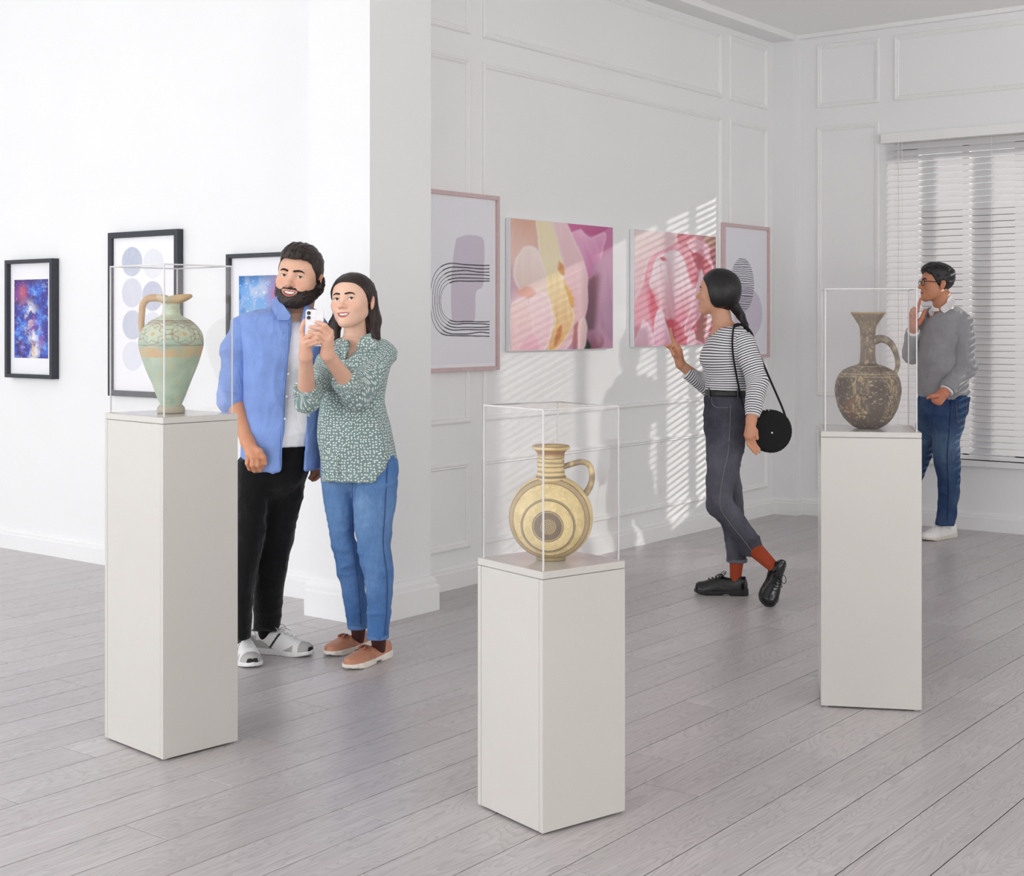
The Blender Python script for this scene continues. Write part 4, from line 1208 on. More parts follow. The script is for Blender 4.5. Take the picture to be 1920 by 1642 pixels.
def mouth_y(x): return .0955 - 13 * x * x
def head_prims(fem, smile):
    L = []
    j = .86 if fem else 1.0
    L.append(U_(ell((0, -.008, .034), (.0755, .097, .082)), 0))
    L.append(U_(ell((0, .026, .002), (.0655 * (.98 if fem else 1), .066, .086)), .03))
    L.append(U_(ell((0, .034, -.05), (.056 * j, .054, .062)), .03))
    for s in (-1, 1):
        L.append(U_(cone((s * (.041 if fem else .053), .0, -.056), (s * (.013 if fem else .02), .066, -.099), .018, .0165), .03))
        L.append(U_(ell((s * .043, .060, -.024), (.021, .019, .018)), .025))
        L.append(U_(ell((s * .038 * j, .034, -.050), (.024 * j, .036, .036)), .03))
        if smile: L.append(U_(ell((s * .034, .070, -.040), (.016, .015, .014)), .02))
    L.append(U_(ell((0, .072, -.099), (.022 * j, .019, .0165)), .02))
    if not fem:
        L.append(U_(cone((-.034, .0755, .0175), (0, .085, .016), .010), .014)); L.append(U_(cone((.034, .0755, .0175), (0, .085, .016), .010), .014))
    else:
        L.append(U_(cone((-.032, .077, .018), (0, .083, .017), .008), .016)); L.append(U_(cone((.032, .077, .018), (0, .083, .017), .008), .016))
    L.append(U_(ell((0, .076, -.066), (.030, .020, .022)), .018))
    for s in (-1, 1): L.append(S_(ell((s * .0315, .096, .0005), (.0175, .016, .0125)), .012))
    # nose
    nb = .0068 if fem else .008
    L.append(U_(cone((0, .085, .008), (0, .1065, -.030), nb, .0088 if fem else .0098), .012))
    L.append(U_(ell((0, .1085, -.033), .0102 if fem else .0115), .008))
    for s in (-1, 1):
        L.append(U_(ell((s * .0122, .0965, -.036), (.0075, .0095, .0075)), .007))
        L.append(S_(ell((s * .0062, .1015, -.0445), (.0036, .0055, .004)), .003))
    # lids and their openings
    for s in (-1, 1):
        L.append(U_(ell((s * .0315, .0765, .0), .0137), .005))
        L.append(S_(ell((s * .0317, .0905, -.0006), (.0142 if fem else .0132, .0105, .0062 if fem else .0046)), .0015))
    # ears
    for s in (-1, 1):
        a = math.radians(14)
        R = np.array([[1, 0, 0], [0, math.cos(a), -math.sin(a)], [0, math.sin(a), math.cos(a)]]) @ rotz(-s * .35)
        L.append(U_(ell((s * .0795, -.012, -.012), (.0080, .0180, .032), R), .008))
        L.append(S_(ell((s * .0868, -.007, -.010), (.006, .010, .019), R), .004))
    if smile:
        for k in range(10):
            x0, x1 = -.0265 + k * .0053, -.0265 + (k + 1) * .0053
            zc = lambda x: -.0690 + 8.5 * x * x
            rr = lambda x: .0078 * max(.30, 1 - (x / .030) ** 2)
            L.append(S_(cone((x0, mouth_y(x0) + .001, zc(x0)), (x1, mouth_y(x1) + .001, zc(x1)), rr(x0), rr(x1)), .002))
    else:
        L.append(S_(cone((-.02, mouth_y(.02) + .002, -.0675), (.02, mouth_y(.02) + .002, -.0675), .0016), .003))
    return L

def lip_curves(smile):
    if smile:
        xs = np.linspace(-.0295, .0295, 21)
        up = np.stack([xs, mouth_y(xs) - .0002, -.0690 + 8.5 * xs ** 2 + .0085 * np.clip(1 - (xs / .0302) ** 2, 0, 1) ** .8 - .0010 * np.exp(-(xs / .004) ** 2)], -1)
        lo = np.stack([xs, mouth_y(xs) - .0016, -.0690 + 8.5 * xs ** 2 - .0098 * np.clip(1 - (xs / .0302) ** 2, 0, 1) ** .7], -1)
        return up, lo, .0027, .0042
    xs = np.linspace(-.022, .022, 19)
    up = np.stack([xs, mouth_y(xs) + .001, -.0655 - 3 * xs ** 2 + .001 * np.cos(xs * 300)], -1)
    lo = np.stack([xs, mouth_y(xs) + .0005, -.0712 + 5 * xs ** 2], -1)
    return up, lo, .0038, .0046

class Head:
    def __init__(s, c, yaw, pitch, roll, scale, fem, smile, extra, vox=.0024, zlo=-.20):
        """extra: body primitives (camera frame) that share the neck; c: eye-level centre of the skull (camera frame)"""
        s.c, s.R, s.k, s.fem, s.smile = np.asarray(c, float), frame_of(yaw, pitch, roll), np.ones(3) * np.asarray(scale, float), fem, smile
        s.lo, s.hi, s.vox = np.array([-.105, -.135, zlo]), np.array([.105, .135, .155]), vox
        n = np.ceil((s.hi - s.lo) / vox).astype(int) + 1
        s.G = np.meshgrid(*[s.lo[a] + np.arange(n[a]) * vox for a in range(3)], indexing='ij')
        s.skull = ev(head_prims(fem, smile), *s.G)
        X, Y, Z = s.G
        k = s.k; W = [s.c[a] + (s.R[a, 0] * X * k[0] + s.R[a, 1] * Y * k[1] + s.R[a, 2] * Z * k[2]) for a in range(3)]
        s.A = s.skull
        if extra: s.A = smin(s.A, ev(extra, *W) / s.k.mean(), .022)
    def out(s, V): return s.c + (np.asarray(V) * s.k) @ s.R.T
    def loc(s, P): return ((np.asarray(P) - s.c) @ s.R) / s.k
    def mesh(s, A, it=1):
        V, F = nets(A, s.lo, s.vox)
        return (relax(V, F, it) if it else V), F

def face_tint(L, skin, smile, beard=None, fem=False):
    """skin colour variation: blush, lips line, mouth interior (local coordinates)"""
    x, y, z = L.T
    C = np.tile(s2l(skin), (len(L), 1))
    n = fbm(L, 60, 3)
    C = C * (1 + (n[:, None] - .5) * .10)
    red = np.exp(-(((np.abs(x) - .038) / .02) ** 2 + ((z + .03) / .02) ** 2)) * (y > .03) + .8 * np.exp(-((x / .014) ** 2 + ((z + .036) / .012) ** 2)) * (y > .08) + .6 * (np.abs(x) > .074) * (y < .02)
    C = C * (1 - np.clip(red, 0, 1)[:, None] * np.array([.02, .16, .18]))
    if smile:
        inm = (np.abs(x) < .028) & (np.abs(z + .0690 - 8.5 * x * x) < .0085 * np.clip(1.02 - (x / .030) ** 2, .2, 1)) & (y > .07) & (y < mouth_y(x) - .0022)
        C = np.where(inm[:, None], s2l((96, 36, 34)), C)
    return np.clip(C, 0, 1)

def build_face(t, H, body_mat, iris=(70, 52, 40), lip=(186, 104, 96), brow=(42, 32, 28), brow_th=.0042, gaze=(0, 0)):
    """eyes, brows, lips and teeth as children of the figure"""
    for s in (-1, 1):
        # eyeball: rings about the gaze axis
        nr, ns = 14, 20
        ph = np.concatenate([[0.001, .20, .21], np.linspace(.50, math.pi, nr)])
        ps = np.linspace(0, 2 * math.pi, ns, endpoint=False)
        V = np.stack([np.sin(ph)[:, None] * np.cos(ps), np.repeat(np.cos(ph)[:, None], ns, 1), np.sin(ph)[:, None] * np.sin(ps)], -1).reshape(-1, 3) * .0123
        m = len(ph)
        F = np.array([(i * ns + k, i * ns + (k + 1) % ns, (i + 1) * ns + (k + 1) % ns, (i + 1) * ns + k) for i in range(m - 1) for k in range(ns)])
        V = V @ rotz(math.radians(gaze[0])).T
        g = math.radians(gaze[1]); V = V @ np.array([[1, 0, 0], [0, math.cos(g), -math.sin(g)], [0, math.sin(g), math.cos(g)]]).T
        fm = [0 if i < 1 else 1 if i < 3 else 2 for i in range(m - 1) for k in range(ns)]
        person_obj('eye', H.out(V + np.array([s * .0315, .0765, 0])), F[:, ::-1], [M['pupil'], plain('iris', iris, .1), M['sclera']], t, fmat=fm)
    X, Y, Z = H.G
    for s in (-1, 1):
        # brow arc
        pts = [(s * .0130, .2, .0190), (s * .026, .2, .0228), (s * .037, .2, .0225), (s * .047, .2, .0160)]
        if H.fem: pts = [(s * .0130, .2, .0205), (s * .027, .2, .0240), (s * .038, .2, .0232), (s * .048, .2, .0165)]
        d = np.full(X.shape, 1.0)
        for a, b, ra, rb in zip(pts[:-1], pts[1:], (brow_th, brow_th * 1.0, brow_th * .8), (brow_th, brow_th * .8, brow_th * .3)):
            ab0, ab2 = b[0] - a[0], b[2] - a[2]
            tt = np.clip(((X - a[0]) * ab0 + (Z - a[2]) * ab2) / (ab0 ** 2 + ab2 ** 2), 0, 1)
            d = np.minimum(d, np.hypot(X - a[0] - tt * ab0, Z - a[2] - tt * ab2) - (ra + (rb - ra) * tt))
        A = np.maximum(np.maximum(d, H.A - .0022), .045 - Y)
        V, F = H.mesh(A, 1)
        if len(F): person_obj('eyebrow', H.out(V), F, M_col('brow_hair', brow, .8), t)
        if True:
            a = np.linspace(.12, math.pi - .12, 13)
            lw = .0138 if H.fem else .0128
            lp = np.stack([s * .0317 + lw * np.cos(a), .0765 + np.sqrt(np.clip(.0146 ** 2 - (lw * np.cos(a)) ** 2 * .9 - (.0050 * np.sin(a)) ** 2, 1e-6, None)), -.0006 + (.0066 if H.fem else .0049) * np.sin(a)], -1)
            V, F = tube_vf(lp, np.interp(np.linspace(0, 1, 13), [0, .5, 1], [.0006, .0012 if H.fem else .0008, .0006]), 6)
            person_obj('eyelashes', H.out(V), F, M_col('brow_hair', (26, 20, 18), .8), t)
    up, lo, ru, rl = lip_curves(H.smile)
    tp = np.clip(1 - (np.linspace(-1, 1, len(up))) ** 2, .0, 1) ** .5 * .75 + .25
    lips = MB()
    lips.add(H.out(tube_vf(up, ru * tp, 10)[0]), tube_vf(up, ru * tp, 10)[1]); lips.add(H.out(tube_vf(lo, rl * tp, 10)[0]), tube_vf(lo, rl * tp, 10)[1])
    person_obj('lips', np.vstack(lips.V), lips.F, M_col('lips', lip, .35), t)
    if H.smile:
        tx = np.linspace(-.0250, .0250, 25); rows = []
        for dz, dy in ((.0090, -.002), (.006, 0), (0, .0004), (-.0045, -.0004), (-.0052, -.003)):
            rows.append(np.stack([tx, mouth_y(tx) - .0034 + dy - .0005 * np.abs(np.sin(tx / .0041 * math.pi * .5)), -.0680 + 8.5 * tx ** 2 + dz * np.clip(1.05 - (tx / .030) ** 2, .2, 1)], -1))
        V = np.vstack(rows); n = len(tx)
        F = np.array([(r * n + k, r * n + k + 1, (r + 1) * n + k + 1, (r + 1) * n + k) for r in range(4) for k in range(n - 1)])
        person_obj('teeth', H.out(V), F, M['teeth'], t)

_mc = {}
def M_col(name, rgb, rough=.6, **kw):
    key = (name, tuple(rgb))
    if key not in _mc: _mc[key] = plain(name, rgb, rough, var=.08, vscale=60, **kw)
    return _mc[key]

M['pupil'] = plain('pupil_black', (12, 10, 10), .08)
M['sclera'] = plain('eye_white', (236, 232, 228), .15)
M['teeth'] = plain('tooth_enamel', (250, 247, 240), .25)
M['skin'] = tint_mat('skin', .5, .4, bump=.04, bscale=500, sss=.08)

def hair_mat(name, rgb, sc=(220, 220, 14)):
    m, nt, b = new_mat(name)
    tc = nd(nt, 'ShaderNodeTexCoord'); mp = nd(nt, 'ShaderNodeMapping'); mp.inputs['Scale'].default_value = sc
    nt.links.new(tc.outputs['Object'], mp.inputs['Vector'])
    n = nd(nt, 'ShaderNodeTexNoise'); n.inputs['Scale'].default_value = 1.0; n.inputs['Detail'].default_value = 4
    nt.links.new(mp.outputs[0], n.inputs['Vector'])
    r = nd(nt, 'ShaderNodeValToRGB'); c = s2l(rgb)
    r.color_ramp.elements[0].position = .3; r.color_ramp.elements[1].position = .75
    r.color_ramp.elements[0].color = (*(c * .5), 1); r.color_ramp.elements[1].color = (*np.clip(c * 1.7, 0, 1), 1)
    nt.links.new(n.outputs['Fac'], r.inputs['Fac']); nt.links.new(r.outputs['Color'], b.inputs['Base Color'])
    b.inputs['Roughness'].default_value = .42; set_in(b, 'Specular IOR Level', .4)
    bp = nd(nt, 'ShaderNodeBump'); bp.inputs['Strength'].default_value = .5; bp.inputs['Distance'].default_value = .004
    nt.links.new(n.outputs['Fac'], bp.inputs['Height']); nt.links.new(bp.outputs['Normal'], b.inputs['Normal'])
    return m
M['hair_brown'] = hair_mat('dark_brown_hair', (44, 34, 31))
M['hair_black'] = hair_mat('black_hair', (24, 22, 24))

# ------------------------------------------------------------------ shoes (local: x heel->toe, y sideways, z up)
def shoe(t, heel, toe, kind, mats, up=(0, 0, 1), width=1.0):
    """heel, toe: sole end points in camera-aligned metres"""
    heel, toe = np.asarray(heel, float), np.asarray(toe, float)
    ax = toe - heel; L = np.linalg.norm(ax); ax /= L
    up = np.asarray(up, float); up = up - ax * (up @ ax); up /= np.linalg.norm(up); side = np.cross(up, ax)
    to = lambda V: heel + np.asarray(V)[:, 0:1] * ax + np.asarray(V)[:, 1:2] * side + np.asarray(V)[:, 2:3] * up
    xs = np.array([0, .04, .12, .3, .5, .68, .82, .93, .98, 1.0]) * L
    wd = np.array([.012, .026, .033, .033, .036, .046, .047, .036, .022, .006]) * width
    if kind == 'sneaker': hs, prof = np.array([.030, .030, .028, .026, .024, .022, .022, .024, .026, .028]), np.array([.05, .085, .092, .088, .086, .066, .048, .044, .036, .018])
    elif kind == 'loafer': hs, prof = np.array([.031, .031, .031, .026, .024, .025, .025, .025, .025, .025]), np.array([.035, .062, .068, .058, .056, .052, .044, .040, .034, .018])
    else: hs, prof = np.array([.034, .034, .034, .026, .022, .024, .026, .026, .026, .026]), np.array([.05, .085, .092, .078, .082, .070, .056, .050, .042, .02])
    def sole(X, Y, Z):
        w = np.interp(np.ravel(X), xs, wd).reshape(np.shape(X)) + .004; h = np.interp(np.ravel(X), xs, hs).reshape(np.shape(X))
        zb = np.interp(np.ravel(X), [0, .75 * L, L], [0, 0, .010]).reshape(np.shape(X))
        d = np.maximum(np.abs(Y) - w, np.maximum(Z - h, zb - Z))
        if kind == 'derby' or kind == 'loafer': # chunky heel block with an arch in front of it, ridged tread
            d = smax(d, -np.maximum(np.abs(X - .40 * L) - .065 * L, Z - .009), .003)
            d = d + (.0012 * np.sin(X * 520) * (Z < .010))
        return np.maximum(d, np.maximum(-.004 - X, X - L - .004))
    def upper(X, Y, Z):
        w = np.interp(np.ravel(X), xs, wd).reshape(np.shape(X)); h = np.interp(np.ravel(X), xs, prof).reshape(np.shape(X))
        q = (np.abs(Y / w) ** 2.5 + (np.clip(Z - .012, 0, None) / h) ** 2.2 + 1e-9) ** .42
        d = (q - 1) * np.minimum(w, h)
        return np.maximum(np.maximum(d, .012 - Z), np.maximum(-X, X - L))
    bl, bh = np.array([-.006, -.06, -.004]), np.array([L + .006, .06, .12])
    op = {'sneaker': ell((.26 * L, 0, .118), (.24 * L, .027, .030)), 'loafer': ell((.27 * L, 0, .082), (.25 * L, .026, .026)), 'derby': ell((.26 * L, 0, .118), (.22 * L, .026, .034))}[kind]
    V, F = sculpt([U_((sole, bl, bh), 0)], .0036, it=1)
    person_obj('sole', to(V), F, mats[1], t)
    V, F = sculpt([U_((upper, bl, bh), 0), S_(op, .006)], .0027, it=2)
    col = None
    if kind == 'sneaker' and len(mats) > 3:
        x, y, z = V[:, 0] / L, V[:, 1], V[:, 2]
        base = np.tile(s2l((232, 232, 232)), (len(V), 1))
        grey = ((z < .040 + .02 * np.sin(x * 9)) & (x < .75)) | (x > .83) | ((x < .14) & (z < .075))
        base[grey] = s2l((176, 174, 172))
        blk = (np.abs(x - .40 - (z - .04) * 2.2) < .02) & (np.abs(y) > .015) & (z > .03) & (z < .09)
        base[blk] = s2l((34, 34, 36)); base[(x > .965) & (z < .042)] = s2l((30, 30, 32)); base[(x < .3) & (z > .092)] = s2l((40, 40, 42))
        col = base
    u = person_obj('upper', to(V), F, mats[3] if col is not None else mats[0], t, colors=col)
    lace = mats[2]
    if kind in ('sneaker', 'derby'):
        for k in range(5):
            x = (.47 + k * .065) * L; h = np.interp(x, xs, prof) + .013
            pts = [(x - .006, -.017, h - .006), (x, -.008, h + .001), (x + .004, 0, h + .003), (x, .008, h + .001), (x - .006, .017, h - .006)]
            V, F = tube_vf(to(catmull(pts, 3)), .0022, 6); person_obj('lace', V, F, lace, u)
        x = .45 * L; h = np.interp(x, xs, prof) + .015
        for s in (-1, 1):
            pts = [(x, 0, h), (x - .010, s * .018, h + .018), (x + .012, s * .036, h + .012), (x + .02, s * .030, h - .004), (x + .006, s * .008, h + .002)]
            V, F = tube_vf(to(catmull(pts, 5)), .0018, 6); person_obj('lace', V, F, lace, u)
            pts = [(x, 0, h), (x + .02, s * .012, h + .008), (x + .045, s * .03, h - .006)]
            V, F = tube_vf(to(catmull(pts, 5)), .0018, 6); person_obj('lace', V, F, lace, u)
    else:
        # strap, tongue fringe and tassels
        pts = []
        for yy in np.linspace(-1, 1, 11):
            x = .50 * L; w, h = np.interp(x, xs, wd), np.interp(x, xs, prof)
            pts.append((x, yy * w * 1.02, .012 + h * (1 - abs(yy) ** 2.5) ** .4545 + .002 if abs(yy) < 1 else .02))
        V, F = tube_vf(to(np.array(pts)), .009, 10, flat=.25, up=up); person_obj('strap', V, F, mats[0], u)
        for k in range(7):
            y = -.018 + k * .006; x0 = .52 * L; pts = []
            for q in np.linspace(0, 1, 6):
                x = x0 + q * .042 * (1 - (y / .04) ** 2); w, h = np.interp(x, xs, wd), np.interp(x, xs, prof)
                pts.append((x, y, .012 + h * (1 - min(abs(y) / w, .99) ** 2.5) ** .4545 + .0022))
            V, F = tube_vf(to(np.array(pts)), .0032, 6, flat=.5, up=up); person_obj('fringe', V, F, mats[0], u)
        for s in (-1, 1):
            x = .56 * L; h = np.interp(x, xs, prof) + .014
            pts = [(x - .012, s * .004, h + .004), (x + .006, s * .009, h + .007), (x + .026, s * .014, h + .001)]
            V, F = tube_vf(to(catmull(pts, 4)), np.linspace(.003, .0065, 9), 8); person_obj('tassel', V, F, lace, u)
    return to(np.array([[.24 * L, 0, .05]]))[0]
# ------------------------------------------------------------------ people
def pt(px, py, d): return at(px, py, d)
def chain(P, r, k=.006):
    """tapered capsules through points"""
    return [U_(cone(P[i], P[i + 1], r[i], r[i + 1]), k) for i in range(len(P) - 1)]
def gp(px, py):
    """floor point seen at a photo pixel"""
    return at(px, py, FOC * CAM_H / (py - HORIZON))

def cloth_mat(name, rgb, rough=.8, weave=900, var=.06):
    m, nt, b = new_mat(name)
    tc = nd(nt, 'ShaderNodeTexCoord'); c = s2l(rgb)
    n = nd(nt, 'ShaderNodeTexNoise'); n.inputs['Scale'].default_value = weave; n.inputs['Detail'].default_value = 2
    n2 = nd(nt, 'ShaderNodeTexNoise'); n2.inputs['Scale'].default_value = 12; n2.inputs['Detail'].default_value = 3
    nt.links.new(tc.outputs['Object'], n.inputs['Vector']); nt.links.new(tc.outputs['Object'], n2.inputs['Vector'])
    ad = nd(nt, 'ShaderNodeMath', operation='ADD'); nt.links.new(n.outputs['Fac'], ad.inputs[0]); nt.links.new(n2.outputs['Fac'], ad.inputs[1])
    r = nd(nt, 'ShaderNodeValToRGB'); r.color_ramp.elements[0].position = .0; r.color_ramp.elements[1].position = 1.0
    mr = nd(nt, 'ShaderNodeMapRange'); mr.inputs[1].default_value = .7; mr.inputs[2].default_value = 1.3
    nt.links.new(ad.outputs[0], mr.inputs[0]); nt.links.new(mr.outputs[0], r.inputs['Fac'])
    r.color_ramp.elements[0].color = (*np.clip(c * (1 - var * 2), 0, 1), 1); r.color_ramp.elements[1].color = (*np.clip(c * (1 + var * 2), 0, 1), 1)
    nt.links.new(r.outputs['Color'], b.inputs['Base Color'])
    b.inputs['Roughness'].default_value = rough; set_in(b, 'Specular IOR Level', .2); set_in(b, 'Sheen Weight', .15)
    bp = nd(nt, 'ShaderNodeBump'); bp.inputs['Strength'].default_value = .15; bp.inputs['Distance'].default_value = .002
    nt.links.new(n.outputs['Fac'], bp.inputs['Height']); nt.links.new(bp.outputs['Normal'], b.inputs['Normal'])
    return add_wrinkle(m)

def dot_mat(name, ground, dot, scale=84.0, size=.235):
    """dots laid out in the garment's own length and girth"""
    m = cloth_mat(name, ground, .75)
    nt = m.node_tree; b = nt.nodes['Principled BSDF']
    src = b.inputs['Base Color'].links[0].from_socket
    au, av = nd(nt, 'ShaderNodeAttribute', attribute_name='girth'), nd(nt, 'ShaderNodeAttribute', attribute_name='length')
    cb = nd(nt, 'ShaderNodeCombineXYZ'); nt.links.new(au.outputs['Fac'], cb.inputs[0]); nt.links.new(av.outputs['Fac'], cb.inputs[1])
    v = nd(nt, 'ShaderNodeTexVoronoi', voronoi_dimensions='2D'); v.inputs['Scale'].default_value = scale; v.inputs['Randomness'].default_value = .62
    nt.links.new(cb.outputs[0], v.inputs['Vector'])
    lt = nd(nt, 'ShaderNodeMapRange'); lt.inputs[1].default_value = size; lt.inputs[2].default_value = size + .08; lt.inputs[3].default_value = 1; lt.inputs[4].default_value = 0
    nt.links.new(v.outputs['Distance'], lt.inputs[0])
    mx = nd(nt, 'ShaderNodeMix', data_type='RGBA'); mx.inputs[7].default_value = (*s2l(dot), 1)
    nt.links.new(lt.outputs[0], mx.inputs[0]); nt.links.new(src, mx.inputs[6]); nt.links.new(mx.outputs[2], b.inputs['Base Color'])
    return m

def wrap_attrs(V, a, b, r):
    """length along the axis a->b and girth around it (seam away from the viewer)"""
    a, b = np.asarray(a, float), np.asarray(b, float); ax = (b - a) / np.linalg.norm(b - a)
    f = np.array([0, -1.0, 0]); f = f - ax * (f @ ax); f /= np.linalg.norm(f); g = np.cross(ax, f); w = V - a
    return {'length': w @ ax, 'girth': np.arctan2(w @ g, w @ f) * r}

def stripe_mat(name, light, dark, period, duty):
    """stripes along the garment's own length attribute"""
    m, nt, b = new_mat(name)
    a = nd(nt, 'ShaderNodeAttribute', attribute_name='stripe')
    d = nd(nt, 'ShaderNodeMath', operation='DIVIDE'); d.inputs[1].default_value = period; nt.links.new(a.outputs['Fac'], d.inputs[0])
    f = nd(nt, 'ShaderNodeMath', operation='FRACT'); nt.links.new(d.outputs[0], f.inputs[0])
    l = nd(nt, 'ShaderNodeMath', operation='LESS_THAN'); l.inputs[1].default_value = duty; nt.links.new(f.outputs[0], l.inputs[0])
    mx = nd(nt, 'ShaderNodeMix', data_type='RGBA'); mx.inputs[6].default_value = (*s2l(light), 1); mx.inputs[7].default_value = (*s2l(dark), 1)
    nt.links.new(l.outputs[0], mx.inputs[0]); nt.links.new(mx.outputs[2], b.inputs['Base Color'])
    b.inputs['Roughness'].default_value = .8; set_in(b, 'Specular IOR Level', .2)
    return m

def denim(V, D, base, fade, seed, legs=()):
    """worn denim: lighter along the front of the thighs, darker inside seams"""
    N = fbm(V, 8, seed); n2 = fbm(V * np.array([1, 1, .25]), 220, seed + 4, 2)
    zz = V[:, 2]
    f = np.clip((N - .42) * 2.2, 0, 1) * .5 + np.exp(-((zz - .62) / .2) ** 2) * .45 + np.exp(-((zz - .28) / .12) ** 2) * .15
    C = mix(np.tile(s2l(base), (len(V), 1)), np.tile(s2l(fade), (len(V), 1)), np.clip(f, 0, 1))
    return np.clip(C * (1 + (n2[:, None] - .5) * .35), 0, 1)
M['denim'] = add_wrinkle(tint_mat('worn_denim', .85, .15, bump=.25, bscale=600), (15, 15, 12), .45, .02)

def flap(t, name, pts, mat, prims, d0, d1, lift=.006, thick=.003, dots=False):
    """flat cloth piece lying on a garment; pts in photo pixels, found on the surface"""
    P = np.array([surf(prims, x, y, d0, d1) for x, y in pts])
    Q = np.stack([P[:, 0], P[:, 2], np.ones(len(P))], -1); fit = Q @ np.linalg.lstsq(Q, P[:, 1], rcond=None)[0]
    P[:, 1] = fit - max(0.0, .8 * (fit - P[:, 1]).max()) - lift
    c = P.mean(0); n = len(P)
    V = np.vstack([P, P + [0, thick, 0], [c], [c + [0, thick, 0]]])
    F = [(i, (i + 1) % n, 2 * n) for i in range(n)] + [((i + 1) % n + n, i + n, 2 * n + 1) for i in range(n)] + [(i + n, (i + 1) % n + n, (i + 1) % n, i) for i in range(n)]
    return person_obj(name, V, F, mat, t, smooth=False, attrs={'girth': V[:, 0], 'length': V[:, 2]} if dots else None)

def seam(t, name, pts, mat, prims, d0, d1, r=.0016, lift=.004, dots=False, verts=None):
    Q = catmull(np.array(pts, float), 6)
    if verts is None: P = np.array([surf(prims, x, y, d0, d1) for x, y in Q])
    else:                                                # follow the sculpted cloth itself
        px, py = 960 + FOC * verts[:, 0] / verts[:, 1], HORIZON - FOC * (verts[:, 2] - CAM_H) / verts[:, 1]
        P = []
        for x, y in Q:
            r2 = (px - x) ** 2 + (py - y) ** 2; c = np.where(r2 < 3.2 ** 2)[0]
            if len(c): P.append(at(x, y, verts[c, 1].min()))
        P = np.array(P); k_ = np.ones(3) / 3
        P[1:-1, 1] = np.convolve(P[:, 1], k_, 'valid'); lift = .0005
    P[:, 1] -= lift
    V, F = tube_vf(P, r, 6)
    return person_obj(name, V, F, mat, t, attrs={'girth': V[:, 0], 'length': V[:, 2]} if dots else None)

def button(t, px, py, prims, d0, d1, mat, r=.0055):
    p = surf(prims, px, py, d0, d1)
    V, F = lathe_vf([(.0005, .0), (r, .0), (r, .002), (r * .8, .003), (r * .5, .0022), (.0003, .0022)], 14)
    V = np.stack([V[:, 0], -V[:, 2], V[:, 1]], -1) + p + [0, .001, 0]
    return person_obj('button', V, F, mat, t)

def body_mesh(t, H, body, hands, vox=.007, handvox=.0032):
    """one mesh: head and neck, torso and limbs, hands"""
    parts = []; cols = []
    V, F = H.mesh(H.A, 1)
    parts.append((H.out(V), F)); cols.append(face_tint(V, H.skin, H.smile))
    V, F = sculpt(body, vox, it=1)
    parts.append((V, F)); cols.append(np.tile(s2l(H.skin), (len(V), 1)) * (1 + (fbm(V, 25, 4)[:, None] - .5) * .08))
    for hp in hands:
        V, F = sculpt(hp, handvox, it=1)
        n = fbm(V, 60, 2)
        parts.append((V, F)); cols.append(np.tile(s2l(H.hskin), (len(V), 1)) * (1 + (n[:, None] - .5) * np.array([.08, .16, .18])))
    n = 0; VV = []; FF = []
    for V, F in parts: VV.append(V); FF.append(F + n); n += len(V)
    return person_obj('body', np.vstack(VV), np.vstack(FF), M['skin'], t, colors=np.clip(np.vstack(cols), 0, 1))

